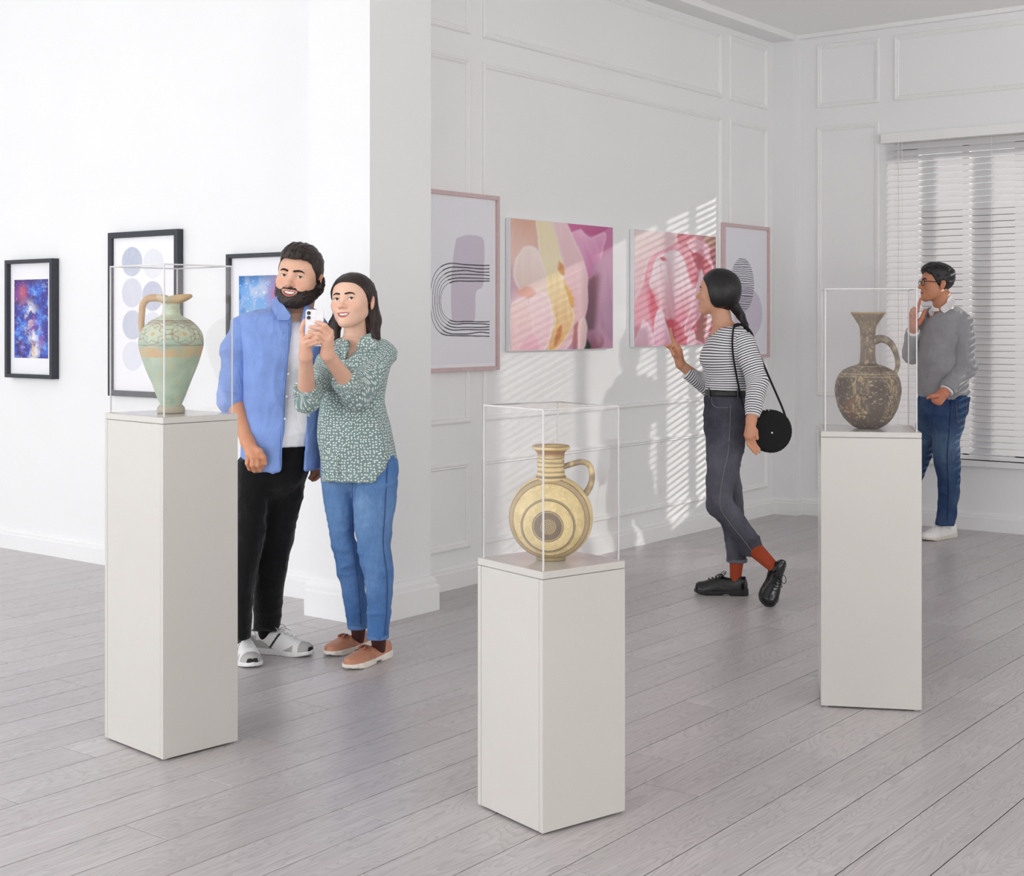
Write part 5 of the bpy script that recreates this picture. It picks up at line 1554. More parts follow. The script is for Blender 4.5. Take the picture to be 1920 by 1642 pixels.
# ================================================================== bearded man in a blue overshirt
def man_blue():
    D = 6.0
    t = thing('person', 'bearded person in open blue overshirt and black trousers leaning behind the pedestal', 'person', c2w(at(520, 600, D) * [1, 1, 0]))
    neck0, neck1 = pt(567, 553, 6.02), pt(555, 615, 6.04)
    torso = loft([(586, 512, 592, .075, .02), (600, 472, 600, .095, .02), (640, 462, 603, .11, .0), (700, 462, 600, .115, 0), (780, 464, 598, .12, 0), (850, 468, 575, .10, 0), (870, 475, 565, .09, 0)], D, off=-.012)
    legA = [(860, 492, 574, .085, .03), (913, 492, 570, .085, .03), (1005, 484, 551, .08, .03), (1061, 479, 539, .072, .03), (1120, 477, 529, .066, .03), (1157, 477, 528, .062, .04), (1178, 477, 523, .058, .05)]
    legB = [(860, 446, 520, .085, -.05), (913, 445, 508, .085, -.06), (1005, 441, 494, .08, -.09), (1098, 440, 475, .066, -.12), (1150, 441, 470, .06, -.13), (1196, 442, 467, .056, -.13)]
    # far arm hangs beside the body, the near one bends towards the pocket
    sh, el, wr = pt(478, 616, 6.0), pt(434, 735, 5.98), pt(464, 828, 5.85)
    sh2, el2, wr2 = pt(588, 612, 6.10), pt(597, 740, 6.16), pt(594, 860, 6.12)
    arms = chain([sh, el], [.044, .040], .02) + chain([el, wr], [.040, .028], .02) + chain([sh2, el2, wr2], [.05, .042, .03], .02)
    neck = [U_(cone(neck0, neck1, .056, .060), .02), U_(cone(pt(556, 608, 6.05), sh, .04, .038), .03), U_(cone(pt(556, 606, 6.05), sh2, .045, .045), .03)]
    H = Head(pt(563, 519, 6.0), 15, 1, 7, (1.16, 1.05, 1.04), False, True, neck + [U_(torso, .03)])
    H.skin, H.hskin = (226, 180, 154), (212, 150, 116)
    body = neck + [U_(torso, .03)] + [U_(loft(legA, D, off=-.012), .03), U_(loft(legB, D, off=-.012), .03)] + arms
    # hand resting on the pocket
    dh = 5.83
    W = wr; hand = [U_(cone(el, wr, .042, .028), .0)]
    kn = [pt(466, 852, dh - .01), pt(474, 856, dh - .02), pt(482, 857, dh - .015), pt(489, 855, dh)]
    for k_ in kn: hand.append(U_(cone(W, k_, .024, .014), .012))
    tips = [[pt(464, 868, dh - .01), pt(468, 878, dh + .01), pt(474, 881, dh + .03)], [pt(473, 872, dh - .025), pt(477, 882, dh), pt(483, 883, dh + .02)],
            [pt(483, 872, dh - .02), pt(487, 881, dh), pt(491, 880, dh + .02)], [pt(490, 868, dh - .005), pt(493, 875, dh + .012), pt(494, 874, dh + .03)]]
    for k_, ch in zip(kn, tips): hand += chain([k_] + ch, [.0115, .0105, .0095, .008], .004)
    hand += chain([pt(474, 838, dh), pt(487, 846, dh - .02), pt(494, 857, dh - .02), pt(498, 869, dh - .01)], [.015, .0125, .0105, .008], .008)
    W2 = wr2; hand2 = [U_(cone(el2, wr2, .042, .028), 0)]
    for k_, (dx, dz) in enumerate(((-7, 32), (-2, 36), (3, 35), (7, 31))):
        m_ = pt(594 + dx, 860 + dz * .6, 6.1); hand2.append(U_(cone(W2, m_, .022, .012), .012))
        hand2 += chain([m_, pt(592 + dx * 1.0, 860 + dz, 6.09), pt(588 + dx, 864 + dz, 6.08)], [.011, .009, .008], .004)
    body_mesh(t, H, body, [hand, hand2])
    build_face(t, H, None, iris=(74, 62, 50), lip=(184, 100, 92), brow=(38, 28, 25), brow_th=.0046, gaze=(14, 0))
    # beard: a shell over jaw and upper lip
    X, Y, Z = H.G
    nz = fbm(np.stack([X, Y, Z], -1), 140, 3, 2)
    line = np.interp(np.ravel(Y), [-.02, .01, .04, .065, .08, .1], [.02, -.018, -.042, -.052, -.047, -.0465]).reshape(Y.shape) + (nz - .5) * .010
    th_ = np.clip((line - Z) / .05, 0, 1) * .0085 + .0022
    A = H.skull - th_ - (nz - .5) * .005
    A = smax(A, Z - line, .004)
    A = np.maximum(A, -.018 - Y); A = np.maximum(A, -.130 - Z)
    mo = np.sqrt((X / .0315) ** 2 + ((Z + .0700 - 8.5 * X * X) / .0142) ** 2) - 1     # lips stay clear
    A = smax(A, -mo * .012, .002)
    cheek = np.sqrt(((np.abs(X) - .042) / .019) ** 2 + ((Z + .036) / .022) ** 2) - 1
    A = smax(A, -cheek * .018, .004)
    V, F = H.mesh(A, 1); person_obj('beard', H.out(V), F, M['hair_brown'], t)
    # short hair: quiff on top, clipped sides
    strand = vnoise(np.stack([X * 150, Y * 22, Z * 40], -1), 1, 6) * .6 + vnoise(np.stack([X * 320, Y * 40, Z * 80], -1), 1, 9) * .4
    top = np.clip((Z - .050) / .045, 0, 1); fr = np.clip((Y + .03) / .10, 0, 1)
    thick = .0025 + .032 * top * (.45 + .55 * fr) * np.clip(1.15 - (X / .08) ** 2, .15, 1) + (strand - .5) * .012 * (.15 + top)
    A = ev(head_prims(False, False)[:2], X, Y, Z) - thick
    hl = np.interp(np.ravel(np.abs(X)), [0, .03, .05, .06, .068, .08], [.066, .069, .066, .054, .02, -.01]).reshape(X.shape) + (strand - .5) * .006
    A = smax(A, np.where(Y > .035, hl - Z, -1), .004)
    side = np.interp(np.ravel(Y), [-.12, -.06, -.02, .0, .02, .04, .06], [-.055, -.06, -.03, -.035, -.014, .02, .05]).reshape(Y.shape)
    A = smax(A, side - Z, .005)
    A = np.maximum(A, -(np.sqrt(((np.abs(X) - .086) / .020) ** 2 + ((Y + .014) / .024) ** 2 + ((Z + .012) / .038) ** 2) - 1) * .014)
    V, F = H.mesh(A, 1); person_obj('hair', H.out(V), F, M['hair_brown'], t)
    # ---- clothes
    tee_p = [U_(loft([(601, 538, 572, .07, .02), (606, 515, 596, .092, .01), (640, 480, 602, .118, -.005), (700, 476, 601, .124, -.008), (780, 476, 600, .128, -.01), (834, 476, 590, .13, -.01)], D), 0)]
    V, F = sculpt(tee_p + [S_(off(cone(neck0, pt(556, 602, 6.0), .06, .066), .0), .004)], .006, it=2)
    V = folds(V, F, .006, (8, 8, 14), 3)
    person_obj('t_shirt', V, F, cloth_mat('white_jersey', (236, 236, 240)), t)
    shirt = loft([(574, 512, 586, .070, .03), (581, 486, 594, .092, .02), (590, 458, 599, .112, .01), (606, 450, 602, .128, .0), (640, 452, 604, .142, -.005), (700, 456, 605, .150, -.005), (760, 456, 604, .155, 0), (820, 456, 603, .160, 0), (878, 455, 602, .165, 0)], D)
    slv = chain([pt(478, 606, 6.0), pt(462, 616, 6.0), pt(445, 655, 5.99), el], [.05, .060, .062, .060], .03) + [U_(cone(el, pt(435, 752, 5.965), .058, .057), .02)]
    slv2 = chain([sh2, el2], [.062, .055], .03)
    sp = [U_(shirt, 0)] + slv + slv2
    opening = slot([(570, 540, 570), (597, 547, 566), (640, 545, 573), (677, 542.5, 577), (741, 538, 576), (800, 534, 575), (862, 531, 573), (885, 530, 572)], D, 5.99)
    cut = [S_(opening, .003), S_(cone(neck0, pt(557, 600, 5.99), .066, .070), .006), S_(halfspace(pt(433, 757, 5.965), np.array([.12, 0, 1.0])), .002)]
    # the last cut trims only the rolled sleeve, so the sleeves are sculpted apart from the shirt body
    Vb, Fb = sculpt([U_(shirt, 0)] + [S_(opening, .003), S_(off(cone(neck0, pt(557, 600, 5.99), .066, .070), 0), .006)], .006, it=2)
    Vb = folds(Vb, Fb, .010, (11, 11, 3.2), 5)
    blue = cloth_mat('blue_chambray', (128, 156, 216), .8)
    s_o = person_obj('overshirt', Vb, Fb, blue, t)
    Vs, Fs = sculpt(slv, .006, it=1)
    Vs = folds(Vs, Fs, .010, (6, 6, 15), 11)
    person_obj('sleeve', Vs, Fs, blue, s_o)
    Vs, Fs = sculpt(slv2, .007, it=1); person_obj('sleeve', folds(Vs, Fs, .009, (9, 9, 18), 21), Fs, blue, s_o)
    # rolled cuff
    cu = [pt(436, 738, 5.97), pt(434, 758, 5.962)]
    Vc, Fc = sculpt([U_(cone(cu[0], cu[1], .0605, .0585), 0), S_(halfspace(cu[1] + np.array([0, 0, .03]) * 0 , cu[1] - cu[0]), 0) if False else I_(halfspace(cu[1], cu[1] - cu[0]), .004), I_(halfspace(cu[0], cu[0] - cu[1]), .004)], .005, it=1)
    person_obj('cuff', folds(Vc, Fc, .004, (14, 14, 20), 9), Fc, blue, s_o)
    # collar, placket and buttons
    col = cloth_mat('blue_chambray', (134, 162, 222), .8)
    nb = [U_(off(cone(neck0, neck1, .060, .066), 0), 0), U_(shirt, .0)]
    for pts in ([(511, 566), (519, 556), (527, 549), (536, 568), (547, 592), (543, 600), (523, 600), (515, 584)], [(571, 578), (578, 566), (583, 572), (581, 590), (573, 602), (568, 598)]):
        flap(s_o, 'collar', pts, col, nb, 5.7, 6.2, .010, .006)
    seam(s_o, 'placket', [(541, 606), (538, 677), (533, 741), (527, 862)], blue, [U_(shirt, 0)], 5.6, 6.1, .0022)
    bw = plain('white_button', (238, 238, 240), .3)
    for x, y in ((526, 594), (541, 594.5), (528.5, 621), (540.5, 701), (537.5, 743), (534, 785)):
        button(s_o, x, y, [U_(shirt, 0)] if y > 600 else [U_(off(shirt, .014), 0)], 5.6, 6.1, bw, .005)
    blk = cloth_mat('black_cotton', (13, 13, 15), .85)
    hips = loft([(800, 466, 590, .118, -.01), (850, 458, 580, .122, -.01), (890, 452, 574, .118, -.01), (920, 470, 550, .08, -.01), (940, 490, 530, .03, -.01)], D)
    V, F = sculpt([U_(hips, 0), U_(loft(legA, D), .03), U_(loft(legB, D), .03)], .007, it=3)
    person_obj('trousers', folds(V, F, .008, (8, 8, 12), 31), F, blk, t)
    sm = [M_col('white_shoe_leather', (232, 232, 232), .5), M_col('white_rubber', (230, 230, 230), .6), M_col('grey_lace', (206, 204, 200), .8), tint_mat('sneaker_upper', .6, .3)]
    for he, to_, top_ in ((gp(469, 1221), gp(586, 1230), pt(497, 1160, 6.04)), (gp(452, 1224), gp(474, 1254), pt(455, 1175, 5.88))):
        an = shoe(t, he, to_, 'sneaker', sm)
        V, F = sculpt(chain([top_, an], [.036, .026], .0), .005); person_obj('sock', V, F, blk, t)

# ================================================================== woman with the phone
def woman_green():
    D = 5.9
    t = thing('person', 'long-haired person in dotted green shirt and blue jeans photographing with phone', 'person', c2w(at(672, 600, D) * [1, 1, 0]))
    neck0, neck1 = pt(664, 590, 5.92), pt(668, 650, 5.95)
    torso = loft([(634, 640, 704, .055, .03), (646, 622, 728, .075, .03), (670, 612, 732, .09, .01), (700, 612, 724, .105, -.01), (760, 612, 718, .09, 0), (810, 608, 728, .10, 0), (860, 608, 738, .115, 0)], D, off=-.012)
    legA = [(862, 604, 672, .08, .03), (888, 603, 669, .085, .03), (932, 608, 667, .082, .03), (997, 618, 664, .072, .04), (1042, 626, 676, .064, .05), (1084, 635, 683, .06, .07), (1145, 649, 688, .052, .10), (1176, 653, 688, .05, .12)]
    legB = [(862, 660, 745, .085, -.02), (900, 661, 744, .088, -.03), (940, 662, 741, .086, -.03), (1022, 670, 731, .074, -.04), (1064, 679, 736, .066, -.05), (1092, 686, 735, .063, -.05), (1148, 689, 732, .054, -.05), (1196, 688, 728, .052, -.05)]
    shL, elL, wrL = pt(720, 660, 5.92), pt(669, 741, 5.72), pt(614, 664, 5.50)
    shR, elR, wrR = pt(628, 662, 5.88), pt(575, 746, 5.66), pt(573, 667, 5.49)
    arms = chain([shL, elL], [.042, .036], .02) + chain([elL, wrL], [.040, .026], .02) + chain([shR, elR], [.042, .036], .02) + chain([elR, wrR], [.038, .025], .02)
    neck = [U_(cone(neck0, neck1, .046, .050), .02), U_(cone(pt(668, 646, 5.95), shL, .03, .036), .03), U_(cone(pt(668, 646, 5.95), shR, .03, .036), .03)]
    H = Head(pt(662, 564, 5.9), 21, 5, -3, (1.06, .98, .955), True, True, neck + [U_(torso, .03)], zlo=-.22)
    H.skin, H.hskin = (236, 194, 170), (232, 182, 156)
    body = neck + [U_(torso, .03)] + [U_(loft(legA, D, off=-.01), .03), U_(loft(legB, D, off=-.01), .03)] + arms
    pd = 5.455                                           # depth of the near face of the phone
    # her left hand (right in the photo): fingers laid across the back of the phone
    hl = [U_(cone(elL, wrL, .040, .026), 0)]
    kn = [pt(620, 622, pd + .01), pt(618, 630, pd + .0), pt(614, 638, pd + .0), pt(608, 645, pd + .01)]
    for k_ in kn: hl.append(U_(cone(wrL, k_, .022, .0125), .012))
    hl += chain([kn[0], pt(610, 610, pd - .012), pt(601, 606, pd - .008), pt(593, 604, pd - .004)], [.0105, .009, .008, .007], .003)
    hl += chain([kn[1], pt(602, 616, pd - .018), pt(591, 614, pd - .010), pt(582, 613, pd - .004)], [.0105, .009, .008, .007], .003)
    hl += chain([kn[2], pt(598, 626, pd - .020), pt(588, 624, pd - .012), pt(580, 622, pd - .004)], [.0105, .009, .008, .007], .003)
    hl += chain([kn[3], pt(594, 634, pd - .018), pt(585, 632, pd - .012), pt(579, 630, pd - .006)], [.0095, .008, .0075, .0065], .003)
    hl += chain([pt(616, 650, pd + .03), pt(621, 632, pd + .06), pt(614, 618, pd + .06)], [.014, .011, .008], .008)
    # her right hand (left in the photo): palm below and behind, index along the edge
    hr = [U_(cone(elR, wrR, .038, .025), 0)]
    kn = [pt(568, 630, pd + .015), pt(569, 637, pd + .005), pt(571, 643, pd), pt(574, 648, pd + .005)]
    for k_ in kn: hr.append(U_(cone(wrR, k_, .021, .0125), .012))
    hr += chain([kn[0], pt(565, 618, pd + .008), pt(568, 608, pd + .008), pt(571, 600, pd + .01)], [.0105, .0095, .0085, .007], .003)
    hr += chain([kn[1], pt(575, 632, pd - .016), pt(583, 628, pd - .018), pt(590, 626, pd - .014)], [.0105, .009, .008, .007], .003)
    hr += chain([kn[2], pt(580, 640, pd - .016), pt(589, 637, pd - .016), pt(597, 635, pd - .012)], [.0105, .009, .008, .007], .003)
    hr += chain([kn[3], pt(583, 646, pd - .012), pt(592, 643, pd - .014), pt(600, 642, pd - .010)], [.0095, .008, .0075, .0065], .003)
    hr += chain([pt(576, 655, pd + .03), pt(584, 640, pd + .05), pt(589, 628, pd + .045)], [.014, .011, .008], .008)
    body_mesh(t, H, body, [hl, hr])
    build_face(t, H, None, iris=(78, 66, 52), lip=(196, 104, 100), brow=(44, 32, 29), brow_th=.0042, gaze=(16, 4))
    # hair: parted, tucked behind the ear, falling down the back
    X, Y, Z = H.G
    nz = fbm(np.stack([X, Y, Z * .4], -1), 70, 6, 3)
    A = ev(head_prims(True, False)[:2], X, Y, Z) - .002 - .008 * np.clip((.09 - Y) / .06, .1, 1) - (nz - .5) * .004
    ax = np.abs(X)
    line = np.interp(np.ravel(Y), [-.13, -.035, -.012, .01, .03, .045, .06, .075, .09], [-.11, -.10, -.03, -.012, .010, .036, .056, .068, .076]).reshape(Y.shape) + (nz - .5) * .006
    A = smax(A, line - Z, .005)
    A = np.maximum(A, -(np.sqrt(((ax - .086) / .020) ** 2 + ((Y + .014) / .024) ** 2 + ((Z + .016) / .038) ** 2) - 1) * .014)
    V, F = H.mesh(A, 1); cap = (H.out(V), F)
    top = H.out(np.array([[0, -.05, .06]]))[0]
    lock = [U_(cone(H.out([[0, -.055, .03]])[0], pt(684, 600, 5.98), .075, .062), 0), U_(cone(pt(684, 600, 5.98), pt(690, 640, 5.98), .062, .05), .03),
            U_(cone(H.out([[-.045, -.045, .02]])[0], pt(697, 600, 5.95), .035, .034), .02), U_(cone(pt(697, 600, 5.95), pt(704, 640, 5.90), .034, .022), .02),
            U_(cone(H.out([[.055, -.04, .02]])[0], pt(628, 610, 5.97), .03, .024), .02), U_(cone(pt(628, 610, 5.97), pt(630, 650, 5.95), .024, .016), .02),
            S_(cone(pt(660, 585, 5.84), pt(668, 660, 5.88), .075, .075), .02)]
    V, F = sculpt(lock, .0045, it=2)
    N = vnormals(V, F); V = V + N * ((vnoise(V * [1, 1, .12], 160, 4) - .5) * .005)[:, None]
    n0 = len(cap[0]); person_obj('hair', np.vstack([cap[0], V]), np.vstack([cap[1], F + n0]), M['hair_brown'], t)
    # ---- clothes
    dots = dot_mat('sage_dotted_viscose', (128, 152, 150), (228, 234, 230))
    shirt = loft([(632, 646, 700, .06, .03), (640, 628, 722, .078, .03), (652, 616, 734, .095, .02), (680, 610, 735, .115, -.005), (710, 610, 728, .128, -.02), (760, 602, 722, .118, -.005), (810, 598, 732, .128, 0), (850, 602, 741, .138, 0), (898, 603, 746, .142, 0)], D)
    hem = [S_(ell(pt(744, 905, 5.9), (.085, .4, .085)), .004), S_(ell(pt(596, 925, 5.9), (.04, .4, .085)), .004)]
    vn = slot([(628, 652, 696), (640, 650, 684), (655, 649, 670), (668, 648, 655), (676, 648.5, 649.5)], D, 5.93)
    cut = [S_(vn, .003), S_(off(cone(pt(664, 600, 5.9), pt(666, 640, 5.92), .055, .058), 0), .006)]
    V, F = sculpt([U_(shirt, 0)] + cut + hem, .0055, it=2)
    V = folds(V, F, .011, (9, 9, 4), 41)
    ta, tb = pt(668, 640, 5.9), pt(668, 900, 5.9)
    s_o = person_obj('shirt', V, F, dots, t, attrs=wrap_attrs(V, ta, tb, .13))
    slvL = chain([pt(716, 662, 5.91), elL], [.058, .056], .02) + [U_(cone(elL, pt(646, 712, 5.635), .055, .049), .02)]
    slvR = chain([pt(632, 664, 5.88), elR], [.056, .05], .02) + [U_(cone(elR, pt(573, 728, 5.63), .050, .046), .02)]
    for slv, e_, c0, seed in ((slvL, elL, pt(644, 708, 5.628), 51), (slvR, elR, pt(573, 725, 5.625), 61)):
        cutp = [I_(halfspace(c0, c0 - e_), .003)]
        V, F = sculpt(slv + cutp, .0055, it=1); V = folds(V, F, .011, (10, 10, 14), seed)
        person_obj('sleeve', V, F, dots, s_o, attrs=wrap_attrs(V, (shL if seed == 51 else shR), c0, .085))
        ax = (c0 - e_) / np.linalg.norm(c0 - e_)
        V, F = sculpt([U_(cone(c0 - ax * .045, c0 + ax * .004, .055 if seed == 51 else .051, .052 if seed == 51 else .0485), 0), I_(halfspace(c0 + ax * .004, ax), .003), I_(halfspace(c0 - ax * .04, -ax), .003)], .0045, it=1)
        V = folds(V, F, .005, (16, 16, 16), seed + 3)
        person_obj('cuff', V, F, dots, s_o, attrs=wrap_attrs(V, c0 - ax * .3, c0, .05))
    sh_p = [U_(shirt, 0)]
    for pts in ([(681, 631), (694, 624), (702, 633), (708, 648), (690, 656), (683, 648), (668, 655)], [(648, 636), (641, 636), (632, 640), (627, 650), (638, 660), (648, 672), (651, 658)]):
        flap(s_o, 'collar', pts, dots, [U_(off(shirt, .004), 0), U_(off(cone(neck0, neck1, .052, .056), 0), 0)], 5.6, 6.0, .008, .005, dots=True)
    seam(s_o, 'placket', [(648, 690), (637, 745), (634, 800), (634, 862), (635, 893)], dots, sh_p, 5.5, 6.0, .0035, dots=True)
    gb = plain('green_button', (84, 104, 104), .3)
    for x, y in ((636, 735), (633, 762), (632, 793), (633, 823), (636, 854)): button(s_o, x, y, sh_p, 5.5, 6.0, gb, .005)
    hips = loft([(840, 612, 734, .118, 0), (866, 606, 743, .122, 0), (890, 606, 743, .118, 0), (912, 630, 720, .075, 0), (928, 655, 690, .03, 0)], D)
    jp = [U_(hips, 0), U_(loft(legA, D), .012), U_(loft(legB, D), .012)]
    V, F = sculpt(jp, .0058, it=2); V = folds(V, F, .007, (8, 8, 15), 71)
    V_j = V
    j = person_obj('jeans', V, F, M['denim'], t, colors=denim(V, D, (70, 112, 170), (134, 170, 212), 3))
    st = M_col('denim_stitch', (58, 84, 134), .9)
    seam(j, 'side_seam', [(727, 866), (722, 960), (719, 1022), (726, 1080), (726, 1140), (722, 1190)], st, jp, 5.5, 6.2, .0020, verts=V_j)
    seam(j, 'inseam', [(661, 900), (660, 1000), (664, 1040), (672, 1100), (676, 1170)], st, jp, 5.5, 6.2, .0018, verts=V_j)
    dj = M_col('denim_hem', (92, 128, 178), .9)
    for (a, b, y, dd) in ((653, 688, 1173, .12), (688, 728, 1192, -.05)):
        V, F = sculpt([U_(loft([(y - 4, a, b, .052, dd), (y + 4, a, b, .052, dd)], D, off=.003), 0)], .004); person_obj('hem', V, F, dj, j)
    so = M_col('maroon_sock', (72, 34, 30), .8)
    lm = [M_col('tan_leather', (190, 132, 104), .45), M_col('white_rubber_sole', (232, 226, 216), .6), M_col('tan_tassel', (150, 92, 70), .5)]
    for he, to_, top_ in ((gp(690, 1211), gp(612, 1231), pt(672, 1165, 6.03)), (gp(730, 1229), gp(649, 1257), pt(709, 1185, 5.85))):
        an = shoe(t, he, to_, 'loafer', lm, width=.95)
        V, F = sculpt(chain([top_, an + np.array([0, 0, -.02])], [.036, .025]), .005); person_obj('sock', V, F, so, t)
    # ---- the phone she holds
    C = pt(589.5, 614.5, pd + .008); ph_ = thing('phone', 'white smartphone with two lenses held up in both hands', 'phone', c2w(C - np.array([0, 0, .075])))
    a = math.radians(-1.5); ca, sa = math.cos(a), math.sin(a)
    def rr(hw, hh, r, y0, y1, n=8):
        P = []
        for cx_, cz_, s0 in ((hw - r, hh - r, 0), (-hw + r, hh - r, 1), (-hw + r, -hh + r, 2), (hw - r, -hh + r, 3)):
            for k in range(n + 1):
                q = (s0 + k / n) * math.pi / 2; P.append((cx_ + r * math.cos(q), cz_ + r * math.sin(q)))
        m = len(P); V = []
        for y, ins in ((y0, .0012), (y0 + .0012, 0), (y1 - .0012, 0), (y1, .0012)):
            V += [(x - np.sign(x) * ins, y, z - np.sign(z) * ins) for x, z in P]
        F = [(i * m + k, i * m + (k + 1) % m, (i + 1) * m + (k + 1) % m, (i + 1) * m + k) for i in range(3) for k in range(m)]
        F += [tuple(range(m))[::-1], tuple(3 * m + k for k in range(m))]
        return np.array(V), F
    tl = lambda V: np.stack([V[:, 0] * ca - V[:, 2] * sa, V[:, 1], V[:, 0] * sa + V[:, 2] * ca], -1) + C
    V, F = rr(.0350, .0705, .010, -.004, .004); person_obj('case', tl(V), F, M_col('white_glass', (236, 236, 240), .15), ph_, smooth=False)
    V, F = rr(.0335, .0690, .009, .0041, .0048); person_obj('screen', tl(V), F, M_col('black_screen', (20, 22, 28), .1), ph_, smooth=False)
    for z in (.0565, .0385):
        V, F = lathe_vf([(.0003, 0), (.0072, 0), (.0072, .002), (.006, .0026), (.0003, .0018)], 20)
        person_obj('lens', tl(np.stack([V[:, 0] - .0225, -.004 - V[:, 2], V[:, 1] + z], -1)), F, M_col('lens_glass', (24, 24, 28), .1), ph_)

# ================================================================== woman in the striped top
def woman_striped():
    D = 7.25
    t = thing('person', 'person in striped top and grey jeans turned towards the pink canvas', 'person', c2w(at(1370, 600, D) * [1, 1, 0]))
    neck0, neck1 = pt(1350, 578, 7.25), pt(1358, 622, 7.26)
    torso = loft([(608, 1340, 1385, .06, 0), (622, 1332, 1402, .12, 0), (645, 1325, 1408, .14, 0), (674, 1313, 1405, .13, 0), (700, 1322, 1398, .115, 0), (735, 1326, 1398, .11, 0), (780, 1326, 1394, .11, 0), (800, 1330, 1388, .10, 0)], D, off=-.010)
    near = [(800, 1322, 1398, .09, -.06), (844, 1324, 1393, .088, -.07), (874, 1327, 1386, .082, -.07), (910, 1325, 1376, .076, -.07), (936, 1325, 1372, .07, -.07), (957, 1328, 1388, .066, -.06), (989, 1357, 1412, .062, -.03), (1020, 1379, 1430, .058, 0), (1040, 1393, 1430, .055, .02)]
    far = [(800, 1324, 1396, .09, .08), (874, 1335, 1387, .082, .09), (920, 1340, 1390, .074, .10), (967, 1348, 1395, .066, .10), (1010, 1360, 1397, .06, .10), (1051, 1363, 1400, .055, .10)]
    shN, elN, wrN = pt(1392, 644, 7.15), pt(1420, 715, 7.08), pt(1409, 786, 7.0)
    shF, elF, wrF = pt(1345, 636, 7.40), pt(1330, 726, 7.46), pt(1276, 683, 7.42)
    arms = chain([shN, elN, wrN], [.038, .034, .026], .02) + chain([shF, elF, wrF], [.042, .036, .026], .02)
    neck = [U_(cone(neck0, neck1, .047, .052), .02), U_(cone(pt(1362, 618, 7.26), shN, .034, .032), .03), U_(cone(pt(1358, 617, 7.26), shF, .035, .036), .03)]
    H = Head(pt(1347, 548, 7.25), 109, 5, 3, (1.05, .97, .97), True, False, neck + [U_(torso, .03)], vox=.003)
    H.skin, H.hskin = (208, 156, 128), (204, 146, 116)
    body = neck + [U_(torso, .03)] + [U_(loft(near, D, off=-.012), .02), U_(loft(far, D, off=-.012), .02)] + arms
    d = 6.98
    hn = [U_(cone(elN, wrN, .036, .025), 0)]
    kn = [pt(1399, 815, d + .02), pt(1402, 819, d), pt(1406, 820, d - .01), pt(1410, 818, d - .015)]
    for k_ in kn: hn.append(U_(cone(wrN, k_, .022, .0125), .012))
    for k_, q, e in zip(kn, ((1403, 833), (1408, 838), (1413, 838), (1416, 833)), ((1413, 846), (1418, 851), (1424, 848), (1424, 842))):
        hn += chain([k_, pt(*q, d), pt(*e, d)], [.0105, .009, .0065], .003)
    hn += chain([pt(1410, 797, d), pt(1417, 808, d - .01), pt(1420, 822, d - .01)], [.014, .011, .008], .006)
    d = 7.42
    hf = [U_(cone(elF, wrF, .036, .024), 0)]
    kn = [pt(1262, 660, d), pt(1266, 655, d - .02), pt(1271, 653, d - .03), pt(1275, 656, d - .03)]
    for k_ in kn: hf.append(U_(cone(wrF, k_, .02, .0125), .012))
    for k_, q, e in zip(kn, ((1256, 652), (1262, 645), (1260, 634), (1270, 644)), ((1248, 648), (1254, 648), (1257, 616), (1261, 650))):
        hf += chain([k_, pt(*q, d - .02), pt(*e, d - .03)], [.0105, .009, .0065], .003)
    hf += chain([pt(1274, 670, d - .02), pt(1263, 664, d - .05), pt(1257, 653, d - .05)], [.013, .010, .0075], .006)
    body_mesh(t, H, body, [hn, hf])
    build_face(t, H, None, iris=(60, 44, 36), lip=(166, 92, 86), brow=(30, 24, 24), brow_th=.0036)
    X, Y, Z = H.G
    nz = fbm(np.stack([X, Y, Z], -1), 60, 6, 3)
    A = ev(head_prims(True, False)[:2], X, Y, Z) - .003 - .009 * np.clip((.085 - Y) / .05, 0, 1) - (nz - .5) * .003
    A = smin(A, ev([U_(ell((0, -.052, -.02), (.062, .056, .07)), 0), U_(ell((.062, -.02, -.022), (.024, .045, .05)), .02), U_(ell((-.062, -.02, -.022), (.024, .045, .05)), .02)], X, Y, Z) - .004, .04)
    ax = np.abs(X)
    line = np.interp(np.ravel(Y), [-.13, -.05, 0, .02, .03, .045, .06, .075, .09], [-.09, -.088, -.078, -.055, -.02, .022, .046, .060, .070]).reshape(Y.shape) + (nz - .5) * .004
    A = smax(A, line - Z, .006)
    V, F = H.mesh(A, 2); cap = (H.out(V), F)
    V, F = sculpt([U_(cone(H.out([[0, -.085, -.06]])[0], pt(1389, 592, 7.25), .030, .022), 0), U_(cone(pt(1389, 592, 7.25), pt(1398, 609, 7.22), .022, .014), .01), U_(cone(pt(1398, 609, 7.22), pt(1404, 640, 7.22), .014, .008), .01)], .004, it=2)
    person_obj('hair', np.vstack([cap[0], V]), np.vstack([cap[1], F + len(cap[0])]), M['hair_black'], t)
    # ---- clothes
    st = stripe_mat('black_white_stripes', (228, 228, 230), (36, 36, 42), .0125, .36)
    shirt = loft([(612, 1344, 1384, .075, 0), (620, 1335, 1400, .135, 0), (642, 1325, 1408, .152, 0), (660, 1316, 1408, .15, 0), (674, 1311, 1406, .142, 0), (690, 1318, 1404, .13, 0), (706, 1324, 1402, .12, 0), (736, 1325, 1401, .115, 0)], D)
    V, F = sculpt([U_(shirt, 0), S_(cone(neck0, pt(1353, 617, 7.24), .068, .074), .005)], .006, it=2)
    V = folds(V, F, .007, (7, 7, 10), 81)
    s_o = person_obj('striped_top', V, F, st, t, attrs={'stripe': V[:, 2] + .02 * (vnoise(V, 6, 3) - .5)})
